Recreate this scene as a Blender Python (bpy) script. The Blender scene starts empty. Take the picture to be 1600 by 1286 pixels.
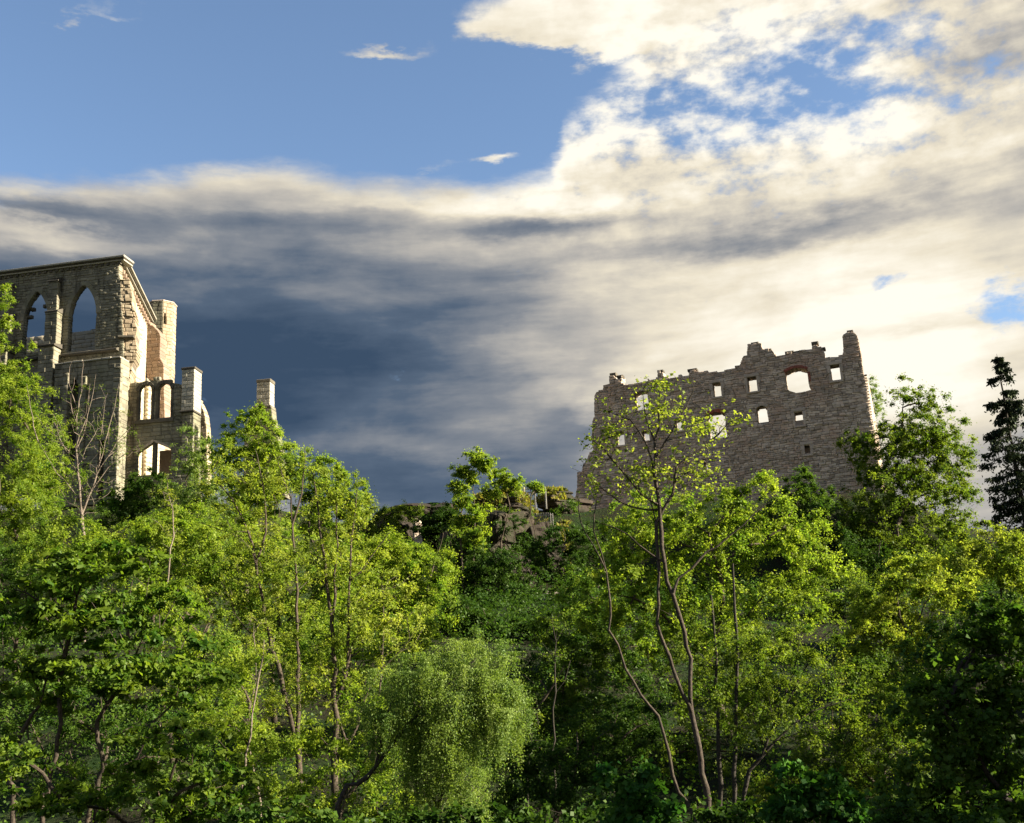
import bpy, math, random
import numpy as np
from math import sin, cos, radians, degrees, hypot, atan2, pi, sqrt
from mathutils import noise as mnoise, Vector

# ------------------------------------------------------------------ camera
sc = bpy.context.scene
PITCH, ROLL, FPX = radians(15.0), radians(3.0), 1780.0      # focal length in pixels of a 1600 px wide frame
CAM = np.array([0.0, 0.0, 1.7])
_R0 = np.array([1.0, 0, 0]); _F = np.array([0, cos(PITCH), sin(PITCH)]); _U0 = np.array([0, -sin(PITCH), cos(PITCH)])
_R = cos(ROLL) * _R0 - sin(ROLL) * _U0
_U = sin(ROLL) * _R0 + cos(ROLL) * _U0
cam_data = bpy.data.cameras.new('camera'); cam = bpy.data.objects.new('camera', cam_data)
sc.collection.objects.link(cam); sc.camera = cam
cam_data.sensor_width = 36.0; cam_data.lens = FPX / 1600.0 * 36.0
cam_data.clip_start = 0.1; cam_data.clip_end = 6000.0
from mathutils import Matrix
cam.matrix_world = Matrix(((_R[0], _U[0], -_F[0], CAM[0]), (_R[1], _U[1], -_F[1], CAM[1]), (_R[2], _U[2], -_F[2], CAM[2]), (0, 0, 0, 1)))

def ray(x, y):
    return _F + _R * (x - 800.0) / FPX + _U * (643.0 - y) / FPX
def azel(x, y):
    d = ray(x, y); return degrees(atan2(d[0], d[1])), degrees(atan2(d[2], hypot(d[0], d[1])))
def at(x, y, Y):
    d = ray(x, y); return CAM + d * (Y / d[1])
def pxm(Y): return Y / FPX                                   # metres per photograph pixel at distance Y

# ------------------------------------------------------------------ light
EXPOSURE = 2.05
SUN_AZ, SUN_EL = 99.0, 25.0
sc.view_settings.view_transform = 'Standard'; sc.view_settings.look = 'None'
sc.view_settings.gamma = 1.0; sc.view_settings.exposure = EXPOSURE; sc.view_settings.use_curve_mapping = False
sc.cycles.max_bounces = 6; sc.cycles.diffuse_bounces = 3; sc.cycles.glossy_bounces = 2
sc.cycles.transmission_bounces = 4; sc.cycles.transparent_max_bounces = 4

sun_data = bpy.data.lights.new('sun', 'SUN'); sun = bpy.data.objects.new('sun', sun_data)
sc.collection.objects.link(sun)
sun_data.energy = 5.0; sun_data.angle = radians(0.55); sun_data.color = (1.0, 0.89, 0.70)
_sd = Vector((sin(radians(SUN_AZ)) * cos(radians(SUN_EL)), cos(radians(SUN_AZ)) * cos(radians(SUN_EL)), sin(radians(SUN_EL))))
sun.rotation_euler = (-_sd).to_track_quat('-Z', 'Y').to_euler()

# ------------------------------------------------------------------ node expressions
class NX:
    tree = None
    def __init__(s, sock): s.s = sock
    @staticmethod
    def m(op, *a, clamp=False):
        n = NX.tree.nodes.new('ShaderNodeMath'); n.operation = op; n.use_clamp = clamp
        for i, v in enumerate(a):
            if isinstance(v, NX): NX.tree.links.new(v.s, n.inputs[i])
            else: n.inputs[i].default_value = float(v)
        return NX(n.outputs[0])
    def __add__(s, o): return NX.m('ADD', s, o)
    __radd__ = __add__
    def __sub__(s, o): return NX.m('SUBTRACT', s, o)
    def __rsub__(s, o): return NX.m('SUBTRACT', o, s)
    def __mul__(s, o): return NX.m('MULTIPLY', s, o)
    __rmul__ = __mul__
    def __truediv__(s, o): return NX.m('DIVIDE', s, o)
def nx_smooth(x, a, b):
    n = NX.tree.nodes.new('ShaderNodeMapRange'); n.interpolation_type = 'SMOOTHSTEP'
    NX.tree.links.new(x.s, n.inputs[0])
    for i, v in ((1, a), (2, b), (3, 0.0), (4, 1.0)): n.inputs[i].default_value = v
    return NX(n.outputs[0])
def nx_vec(x, y, z):
    n = NX.tree.nodes.new('ShaderNodeCombineXYZ')
    for i, v in enumerate((x, y, z)):
        if isinstance(v, NX): NX.tree.links.new(v.s, n.inputs[i])
        else: n.inputs[i].default_value = v
    return n.outputs[0]
def nx_noise(vec, scale=1.0, detail=4.0, rough=0.5, dist=0.0):
    n = NX.tree.nodes.new('ShaderNodeTexNoise'); n.inputs['Scale'].default_value = scale
    n.inputs['Detail'].default_value = detail; n.inputs['Roughness'].default_value = rough; n.inputs['Distortion'].default_value = dist
    NX.tree.links.new(vec, n.inputs['Vector']); return NX(n.outputs[0])
def nx_curve(x, x0, x1, y0, y1, pts):
    xn = NX.m('DIVIDE', x - x0, x1 - x0, clamp=True)
    n = NX.tree.nodes.new('ShaderNodeFloatCurve'); NX.tree.links.new(xn.s, n.inputs['Value'])
    c = n.mapping.curves[0]
    pts = sorted(((a - x0) / (x1 - x0), (b - y0) / (y1 - y0)) for a, b in pts)
    c.points[0].location = pts[0]; c.points[-1].location = pts[-1]
    for p in pts[1:-1]: c.points.new(*p)
    for p in c.points: p.handle_type = 'AUTO_CLAMPED'
    n.mapping.update()
    return NX(n.outputs[0]) * (y1 - y0) + y0
def nx_ramp(x, stops):
    n = NX.tree.nodes.new('ShaderNodeValToRGB'); NX.tree.links.new(x.s, n.inputs[0])
    e = n.color_ramp.elements
    while len(e) < len(stops): e.new(0.5)
    for k, (p, c) in enumerate(stops): e[k].position = p; e[k].color = (*c, 1)
    return n.outputs[0]
def nx_mix(fac, a, b, mode='MIX'):
    n = NX.tree.nodes.new('ShaderNodeMix'); n.data_type = 'RGBA'; n.blend_type = mode
    if isinstance(fac, NX): NX.tree.links.new(fac.s, n.inputs['Factor'])
    else: n.inputs['Factor'].default_value = fac
    for v, i in ((a, 6), (b, 7)):
        if isinstance(v, tuple): n.inputs[i].default_value = (*v, 1)
        else: NX.tree.links.new(v, n.inputs[i])
    return n.outputs[2]

# ------------------------------------------------------------------ sky
world = bpy.data.worlds.new('World'); sc.world = world; world.use_nodes = True
wt = world.node_tree; wt.nodes.clear(); NX.tree = wt
tc = wt.nodes.new('ShaderNodeTexCoord')
sep = wt.nodes.new('ShaderNodeSeparateXYZ'); wt.links.new(tc.outputs['Generated'], sep.inputs[0])
dx, dy, dz = (NX(sep.outputs[i]) for i in range(3))
az = NX.m('ARCTAN2', dx, dy) * (180 / pi)
el = NX.m('ARCSINE', dz) * (180 / pi)
dirv = tc.outputs['Generated']
stretch = wt.nodes.new('ShaderNodeVectorMath'); stretch.operation = 'MULTIPLY'; stretch.inputs[1].default_value = (1, 1, 3.2)
wt.links.new(dirv, stretch.inputs[0]); sv = stretch.outputs[0]
w1 = nx_noise(sv, 5.0, 6, 0.6) - 0.5
w2 = nx_noise(sv, 13.0, 7, 0.62) - 0.5
w3 = nx_noise(dirv, 17.0, 7, 0.62, 0.0) - 0.5
stretch2 = wt.nodes.new('ShaderNodeVectorMath'); stretch2.operation = 'MULTIPLY'; stretch2.inputs[1].default_value = (1, 1, 1.9); wt.links.new(dirv, stretch2.inputs[0])
w4 = nx_noise(stretch2.outputs[0], 34.0, 6, 0.58, 0.0) - 0.5
stretch3 = wt.nodes.new('ShaderNodeVectorMath'); stretch3.operation = 'MULTIPLY'; stretch3.inputs[1].default_value = (1, 1, 7.0); wt.links.new(dirv, stretch3.inputs[0])
w5 = nx_noise(stretch3.outputs[0], 4.5, 5, 0.55, 0.0) - 0.5                 # puffs
azw = az + w1 * 9.0 + w2 * 2.0
elw = el + w1 * 2.6 + w2 * 1.6
def blob(px, py, rx, ry, x=None, y=None):
    a, e = azel(px, py); k = degrees(1 / FPX)
    u = ((x or azw) - a) / (rx * k); v = ((y or elw) - e) / (ry * k)
    return NX.m('EXPONENT', (u * u + v * v) * -1.0)
# upper edge of the big cloud bank, as elevation over azimuth
edge_px = [(-300, 300), (0, 292), (200, 285), (400, 258), (560, 285), (700, 293), (800, 284), (860, 262), (880, 210), (930, 150), (990, 75), (1030, -40), (1200, -200), (1700, -300)]
ep = [azel(*p) for p in edge_px]
el_edge = nx_curve(az + w2 * 1.5, -60, 60, 0, 60, [(-60, ep[0][1])] + ep + [(60, ep[-1][1])])
depth = el_edge - el + w1 * 1.2 + w2 * 2.2
bank = nx_smooth(depth, -0.7, 0.9)
# broken puffs in the upper right with blue gaps, and the wisps on the blue
gaps = blob(1330, 75, 170, 60) * 0.75 + blob(1330, 160, 150, 30) * 0.6 + blob(1580, 130, 110, 40) * 0.7 + blob(930, 180, 70, 60) * 0.6 + blob(1580, 470, 60, 42, az + w2 * 4, el + w2 * 3) * 2.3 + blob(1390, 432, 45, 14, az + w2 * 4, el + w2 * 3) * 1.2 + blob(1080, 165, 120, 40) * 0.5 + blob(1200, 120, 300, 130) * 0.22 + blob(890, 690, 30, 50, az, el) * 0.3
puff = nx_smooth(w3 * 0.7 + w4 * 2.0 + w2 * 0.5 + 0.92 - blob(1180, 160, 420, 170, az, el) * 0.67 - gaps * 0.46, -0.26, 0.50)
wisps = blob(850, 30, 150, 38, az + w2 * 5, el + w2 * 4) * 1.5 + blob(600, 82, 85, 15, az + w2 * 6, el + w2 * 4) * 1.0 + blob(775, 246, 42, 9, az + w2 * 4, el + w2 * 2) * 1.0 + blob(180, 15, 110, 16, az + w2 * 6, el + w2 * 4) * 0.6 + blob(640, 274, 50, 8) * 0.45 + blob(990, 25, 160, 60, az + w2 * 5, el + w2 * 4) * 1.3
wisp = nx_smooth(wisps + w3 * 1.4 + w2 * 0.8, 0.36, 1.15)
cover = NX.m('MAXIMUM', NX.m('MULTIPLY', bank, puff), wisp)
# brightness of the clouds
topband = nx_smooth(depth, 2.8, 0.3)
light = (0.58 + blob(1200, 530, 460, 150) * 0.47 + blob(1480, 560, 260, 150) * 0.12 + blob(1150, 170, 430, 160) * 0.40 + topband * 0.16
         + blob(600, 690, 150, 18) * 0.16 + blob(720, 410, 260, 40) * 0.10 + blob(760, 318, 300, 20) * 0.20 + blob(110, 370, 170, 18) * 0.26
         - blob(330, 590, 560, 140) * 0.58 - blob(560, 590, 260, 60) * 0.16 - blob(350, 420, 520, 90) * 0.20 - blob(700, 760, 220, 70) * 0.40 - blob(1290, 350, 200, 24) * 0.34 - blob(860, 345, 170, 18) * 0.34 - blob(60, 320, 150, 16) * 0.3 - blob(1000, 390, 300, 20) * 0.14 - blob(900, 660, 50, 40) * 0.2 - blob(400, 345, 260, 20) * 0.14 - blob(1050, 470, 130, 26) * 0.14 - blob(1450, 500, 130, 14) * 0.14
         + (nx_noise(sv, 6.0, 6, 0.55, 0.3) - 0.5) * 0.75 + w5 * 0.55 + w3 * 0.16 + (w3 * 0.5 + w4 * 0.7) * blob(1200, 150, 520, 190, az, el))
cloud = nx_ramp(NX.m('MULTIPLY', light, 1.0, clamp=True), [(0.0, (0.026, 0.046, 0.080)), (0.22, (0.056, 0.080, 0.118)), (0.42, (0.140, 0.152, 0.172)), (0.62, (0.305, 0.288, 0.262)), (0.80, (0.49, 0.445, 0.355)), (1.0, (0.63, 0.595, 0.515))])
sky = wt.nodes.new('ShaderNodeTexSky'); sky.sky_type = 'NISHITA'; sky.sun_disc = False
sky.sun_elevation = radians(SUN_EL); sky.sun_rotation = radians(SUN_AZ); sky.altitude = 300; sky.air_density = 1.0; sky.dust_density = 0.6; sky.ozone_density = 2.0
bg_sky = wt.nodes.new('ShaderNodeBackground'); bg_sky.inputs[1].default_value = 0.052
wt.links.new(sky.outputs[0], bg_sky.inputs[0])
bg_cl = wt.nodes.new('ShaderNodeBackground'); bg_cl.inputs[1].default_value = 0.42
wt.links.new(cloud, bg_cl.inputs[0])
mixs = wt.nodes.new('ShaderNodeMixShader'); wt.links.new(cover.s, mixs.inputs[0])
wt.links.new(bg_sky.outputs[0], mixs.inputs[1]); wt.links.new(bg_cl.outputs[0], mixs.inputs[2])
wo = wt.nodes.new('ShaderNodeOutputWorld'); wt.links.new(mixs.outputs[0], wo.inputs[0])

# ------------------------------------------------------------------ helpers
COL = sc.collection
def tag(o, label=None, cat=None, group=None, kind=None):
    if label: o['label'] = label
    if cat: o['category'] = cat
    if group: o['group'] = group
    if kind: o['kind'] = kind
    return o
def link(name, data, parent=None, mat=None):
    o = bpy.data.objects.new(name, data); COL.objects.link(o)
    if mat is not None and data is not None and len(data.materials) == 0: data.materials.append(mat)
    if parent is not None: o.parent = parent; o.matrix_parent_inverse = Matrix.Identity(4)
    return o
def empty(name, loc=(0, 0, 0)):
    o = bpy.data.objects.new(name, None); COL.objects.link(o); o.location = loc; o.empty_display_size = 0.5; return o
def fast_mesh(name, V, Q, k=4, tint=None, smooth=False):
    """V (n,3), Q (m,k) polygons of equal size, tint per vertex"""
    me = bpy.data.meshes.new(name); V = np.ascontiguousarray(V, dtype=np.float32); Q = np.ascontiguousarray(Q, dtype=np.int32)
    me.vertices.add(len(V)); me.vertices.foreach_set('co', V.ravel())
    me.loops.add(Q.size); me.loops.foreach_set('vertex_index', Q.ravel())
    me.polygons.add(len(Q)); me.polygons.foreach_set('loop_start', np.arange(0, Q.size, k, dtype=np.int32))
    if smooth: me.polygons.foreach_set('use_smooth', np.ones(len(Q), dtype=bool))
    if tint is not None:
        a = me.attributes.new('tint', 'FLOAT', 'POINT'); a.data.foreach_set('value', np.ascontiguousarray(tint, dtype=np.float32))
    me.update(calc_edges=True)
    return me
def py_mesh(name, V, F):
    me = bpy.data.meshes.new(name); me.from_pydata([tuple(map(float, v)) for v in V], [], F); me.update(); return me

# ------------------------------------------------------------------ materials
def new_mat(name):
    m = bpy.data.materials.new(name); m.use_nodes = True; t = m.node_tree; t.nodes.clear(); NX.tree = t
    out = t.nodes.new('ShaderNodeOutputMaterial'); return m, t, out
def attr(t, name):
    n = t.nodes.new('ShaderNodeAttribute'); n.attribute_name = name; return NX(n.outputs['Fac'])
def leaf_mat(name, c0, c1, transl=0.45, gloss=0.015, rough=0.5):
    m, t, out = new_mat(name)
    col = nx_mix(attr(t, 'tint'), c0, c1)
    d = t.nodes.new('ShaderNodeBsdfDiffuse'); t.links.new(col, d.inputs[0])
    tr = t.nodes.new('ShaderNodeBsdfTranslucent')
    t.links.new(nx_mix(1.0, col, (1.55, 1.60, 0.75), 'MULTIPLY'), tr.inputs[0])
    mx = t.nodes.new('ShaderNodeMixShader'); mx.inputs[0].default_value = transl
    t.links.new(d.outputs[0], mx.inputs[1]); t.links.new(tr.outputs[0], mx.inputs[2])
    g = t.nodes.new('ShaderNodeBsdfGlossy'); g.inputs['Roughness'].default_value = rough; g.inputs[0].default_value = (0.55, 0.62, 0.45, 1)
    mg = t.nodes.new('ShaderNodeMixShader'); mg.inputs[0].default_value = gloss
    t.links.new(mx.outputs[0], mg.inputs[1]); t.links.new(g.outputs[0], mg.inputs[2]); t.links.new(mg.outputs[0], out.inputs[0])
    return m
M = {}
M['lime'] = leaf_mat('leaf_lime', (0.090, 0.165, 0.018), (0.245, 0.305, 0.036), 0.55)
M['spring'] = leaf_mat('leaf_spring', (0.115, 0.175, 0.020), (0.270, 0.305, 0.046), 0.55)
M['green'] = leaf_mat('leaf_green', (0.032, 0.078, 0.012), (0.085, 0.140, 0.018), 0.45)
M['maple'] = leaf_mat('leaf_maple', (0.040, 0.098, 0.012), (0.140, 0.200, 0.020), 0.52, 0.015, 0.5)
M['dark'] = leaf_mat('leaf_dark', (0.018, 0.048, 0.008), (0.048, 0.090, 0.012), 0.35)  # darkened greens; on the bushes of the central hollow they stand in for shade
M['olive'] = leaf_mat('leaf_olive', (0.048, 0.098, 0.012), (0.150, 0.195, 0.024), 0.5)
M['birch'] = leaf_mat('leaf_birch', (0.080, 0.145, 0.028), (0.210, 0.275, 0.062), 0.45, 0.025, 0.5)
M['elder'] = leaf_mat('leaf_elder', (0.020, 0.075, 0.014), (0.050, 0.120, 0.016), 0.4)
M['needle'] = leaf_mat('leaf_needle', (0.010, 0.018, 0.012), (0.024, 0.034, 0.018), 0.10, 0.03)
M['grass'] = leaf_mat('leaf_grass', (0.10, 0.13, 0.02), (0.24, 0.20, 0.05), 0.4)
def bark_mat(name, c0, c1, moss=(0.05, 0.06, 0.02), mossf=0.3):
    m, t, out = new_mat(name)
    geo = t.nodes.new('ShaderNodeNewGeometry')
    n1 = nx_noise(geo.outputs['Position'], 3.0, 5, 0.65); n2 = nx_noise(geo.outputs['Position'], 16.0, 6, 0.7)
    col = nx_mix(nx_smooth(n2, 0.35, 0.65), c0, c1)
    col = nx_mix(nx_smooth(n1, 0.5, 0.7) * mossf, col, moss)
    p = t.nodes.new('ShaderNodeBsdfPrincipled'); p.inputs['Roughness'].default_value = 0.85; p.inputs['Specular IOR Level'].default_value = 0.25
    t.links.new(col, p.inputs['Base Color'])
    b = t.nodes.new('ShaderNodeBump'); b.inputs['Strength'].default_value = 0.6; b.inputs['Distance'].default_value = 0.03
    t.links.new(n2.s, b.inputs['Height']); t.links.new(b.outputs[0], p.inputs['Normal']); t.links.new(p.outputs[0], out.inputs[0]); return m
M['bark'] = bark_mat('bark_grey', (0.030, 0.023, 0.017), (0.085, 0.064, 0.046))
M['bark_warm'] = bark_mat('bark_warm', (0.028, 0.022, 0.017), (0.075, 0.057, 0.042), mossf=0.25)
M['bark_pale'] = bark_mat('bark_pale', (0.09, 0.072, 0.056), (0.21, 0.17, 0.135), mossf=0.1)
M['bark_dark'] = bark_mat('bark_dark', (0.018, 0.015, 0.012), (0.05, 0.042, 0.034))
def stone_mat(name, c0, c1, c2, stain=(0.05, 0.045, 0.04), stain_amt=0.6, stain_scale=0.35, bump=0.5, streak=0.0):
    m, t, out = new_mat(name)
    geo = t.nodes.new('ShaderNodeNewGeometry'); pos = geo.outputs['Position']
    oi = t.nodes.new('ShaderNodeObjectInfo')
    v = NX.m('FRACT', attr(t, 'tint') + NX(oi.outputs['Random']) * 7.31)
    big = nx_noise(pos, stain_scale, 5, 0.6, 0.4); mid = nx_noise(pos, 2.2, 5, 0.65); fine = nx_noise(pos, 11.0, 5, 0.7)
    col = nx_mix(nx_smooth(v * 0.75 + mid * 0.5, 0.25, 0.95), c0, c1)
    col = nx_mix(nx_smooth(big + (v - 0.5) * 0.25, 0.48, 0.66) * 0.7, col, c2)
    st = nx_noise(pos, stain_scale * 2.3, 6, 0.68, 0.8)
    mapv = t.nodes.new('ShaderNodeVectorMath'); mapv.operation = 'MULTIPLY'; mapv.inputs[1].default_value = (1.6, 1.6, 0.16); t.links.new(pos, mapv.inputs[0])
    drip = nx_noise(mapv.outputs[0], 1.0, 5, 0.65)
    f = NX.m('MAXIMUM', nx_smooth(st, 0.52, 0.74), nx_smooth(drip, 0.52, 0.72) * (streak if streak else 0.5))
    col = nx_mix(f * stain_amt, col, stain)
    col = nx_mix(nx_smooth(fine, 0.40, 0.75) * 0.35, col, (0.62, 0.56, 0.46), 'MULTIPLY')
    p = t.nodes.new('ShaderNodeBsdfPrincipled'); p.inputs['Roughness'].default_value = 0.92; p.inputs['Specular IOR Level'].default_value = 0.15
    t.links.new(col, p.inputs['Base Color'])
    b = t.nodes.new('ShaderNodeBump'); b.inputs['Strength'].default_value = bump; b.inputs['Distance'].default_value = 0.06
    t.links.new((fine * 0.6 + mid).s, b.inputs['Height']); t.links.new(b.outputs[0], p.inputs['Normal']); t.links.new(p.outputs[0], out.inputs[0]); return m
M['castle'] = stone_mat('castle_sandstone', (0.32, 0.262, 0.21), (0.62, 0.52, 0.425), (0.42, 0.29, 0.215), stain=(0.12, 0.10, 0.082), stain_amt=0.5)
M['mortar'] = stone_mat('old_mortar', (0.13, 0.11, 0.09), (0.20, 0.17, 0.14), (0.15, 0.12, 0.10))
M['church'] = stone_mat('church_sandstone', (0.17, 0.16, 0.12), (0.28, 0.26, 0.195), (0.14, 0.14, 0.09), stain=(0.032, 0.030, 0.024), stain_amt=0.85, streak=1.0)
M['cream'] = stone_mat('cream_sandstone', (0.28, 0.225, 0.155), (0.44, 0.37, 0.265), (0.31, 0.225, 0.15), stain=(0.11, 0.08, 0.055), stain_amt=0.6)
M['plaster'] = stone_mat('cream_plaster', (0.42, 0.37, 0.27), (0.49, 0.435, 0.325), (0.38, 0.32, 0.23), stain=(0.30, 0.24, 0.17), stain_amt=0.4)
M['red'] = stone_mat('reddish_stone', (0.21, 0.155, 0.12), (0.33, 0.25, 0.19), (0.23, 0.155, 0.115), stain=(0.12, 0.07, 0.05), stain_amt=0.4)
M['brick'] = stone_mat('red_brick', (0.26, 0.075, 0.05), (0.36, 0.12, 0.08), (0.24, 0.10, 0.08), stain=(0.12, 0.05, 0.04), stain_amt=0.3)
M['trim'] = stone_mat('pale_dressed_stone', (0.40, 0.335, 0.275), (0.52, 0.44, 0.365), (0.38, 0.31, 0.25), stain=(0.14, 0.12, 0.10), stain_amt=0.4)
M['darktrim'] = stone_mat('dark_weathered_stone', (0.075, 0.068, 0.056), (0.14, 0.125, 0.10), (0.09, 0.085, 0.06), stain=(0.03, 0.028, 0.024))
M['cornice'] = stone_mat('cornice_stone', (0.30, 0.285, 0.24), (0.40, 0.38, 0.32), (0.26, 0.25, 0.20), stain=(0.10, 0.095, 0.08), stain_amt=0.4)
M['rock'] = stone_mat('rock_sandstone', (0.026, 0.021, 0.017), (0.058, 0.046, 0.036), (0.022, 0.026, 0.014), stain=(0.014, 0.013, 0.011), stain_amt=0.8, stain_scale=0.6, bump=1.0)  # tones darkened so the sunlit cliff looks as if it lay in shade
M['wood'] = bark_mat('weathered_wood', (0.17, 0.16, 0.145), (0.30, 0.285, 0.26), mossf=0.1)
def ground_mat():
    m, t, out = new_mat('forest_floor'); geo = t.nodes.new('ShaderNodeNewGeometry'); pos = geo.outputs['Position']
    a = nx_noise(pos, 0.5, 6, 0.65); b = nx_noise(pos, 4.0, 6, 0.7)
    col = nx_mix(nx_smooth(a, 0.4, 0.65), (0.018, 0.017, 0.009), (0.014, 0.032, 0.007)); col = nx_mix(nx_smooth(b, 0.5, 0.75), col, (0.030, 0.032, 0.014))
    p = t.nodes.new('ShaderNodeBsdfPrincipled'); p.inputs['Roughness'].default_value = 0.95; p.inputs['Specular IOR Level'].default_value = 0.1; t.links.new(col, p.inputs['Base Color'])
    bm = t.nodes.new('ShaderNodeBump'); bm.inputs['Distance'].default_value = 0.2; t.links.new(b.s, bm.inputs['Height']); t.links.new(bm.outputs[0], p.inputs['Normal'])
    t.links.new(p.outputs[0], out.inputs[0]); return m
M['ground'] = ground_mat()

# ------------------------------------------------------------------ terrain
def sstep(x, a, b):
    t = np.clip((np.asarray(x, dtype=float) - a) / (b - a), 0, 1); return t * t * (3 - 2 * t)
def height(x, y):
    x = np.asarray(x, dtype=float); y = np.asarray(y, dtype=float)
    top = 20.5 - 0.3 * sstep(x, -22, -14) + 0.2 * sstep(x, 4, 14) - 4.0 * sstep(x, 34, 42)
    w = 1 - sstep(x, -26, -16); sh = 12.0 * w
    a = 9.0 * sstep(y, 24, 84); b = (top - 9.0) * sstep(y + sh, 95, 105)
    fall = 1 - sstep(y, 160, 400) * 0.9
    n = 0.35 * np.sin(x * 0.31 + 1.3) * np.sin(y * 0.27) + 0.2 * np.sin(x * 0.83 + y * 0.6)
    dip = -5.0 * sstep(y, 4, 14) * (1 - sstep(y, 26, 62))
    return (a + b) * fall + dip + n * sstep(y, 8, 30) - 0.25
gx = np.concatenate([np.linspace(-3000, -150, 12), np.linspace(-140, 140, 200), np.linspace(150, 3000, 12)])
gy = np.concatenate([np.linspace(-3000, -40, 8), np.linspace(-30, 170, 160), np.linspace(190, 4000, 14)])
GX, GY = np.meshgrid(gx, gy); GZ = height(GX, GY)
V = np.stack([GX.ravel(), GY.ravel(), GZ.ravel()], 1); nxg = len(gx)
ii, jj = np.meshgrid(np.arange(nxg - 1), np.arange(len(gy) - 1)); b0 = (jj * nxg + ii).ravel()
ground = link('ground', fast_mesh('ground', V, np.stack([b0, b0 + 1, b0 + nxg + 1, b0 + nxg], 1), smooth=True), mat=M['ground'])
tag(ground, 'dark wooded hillside rising to the ruins', kind='structure')

# ------------------------------------------------------------------ masonry
class Plane:
    def __init__(s, O, az_dir, flip=False):
        s.O = np.array([O[0], O[1], 0.0]); a = radians(az_dir); s.d = np.array([sin(a), cos(a), 0.0])
        s.n = np.array([-cos(a), sin(a), 0.0]) * (-1.0)
        if flip: s.n = -s.n
        # n: outward, right-hand side of the direction by default
    def shifted(s, off):
        p = Plane.__new__(Plane); p.O = s.O + s.n * off; p.d = s.d; p.n = s.n; return p
    def sz(s, x, y):
        r = ray(x, y); k = ((s.O - CAM) @ s.n) / (r @ s.n); q = CAM + r * k
        return float((q - s.O) @ s.d), float(q[2])
    def P(s, a, z, dd=0.0):
        q = s.O + s.d * a + s.n * dd; return np.array([q[0], q[1], z])
    def poly(s, pts): return [s.sz(*p) for p in pts]
def scan(poly, z):
    xs = []
    for (a, b), (c, d) in zip(poly, poly[1:] + poly[:1]):
        if (b <= z < d) or (d <= z < b): xs.append(a + (z - b) / (d - b) * (c - a))
    xs.sort(); return list(zip(xs[::2], xs[1::2]))
def spans(outline, opens, z):
    res = scan(outline, z)
    for o in opens:
        for (a, b) in scan(o, z):
            nr = []
            for (p, q) in res:
                if b <= p or a >= q: nr.append((p, q)); continue
                if a > p: nr.append((p, a))
                if b < q: nr.append((b, q))
            res = nr
    return [(p, q) for p, q in res if q - p > 0.04]
STONE_F = [(3, 2, 1, 0), (0, 1, 5, 4), (1, 2, 6, 5), (2, 3, 7, 6), (3, 0, 4, 7), (4, 5, 9, 8), (5, 6, 10, 9), (6, 7, 11, 10), (7, 4, 8, 11), (8, 9, 10, 11)]
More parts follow.
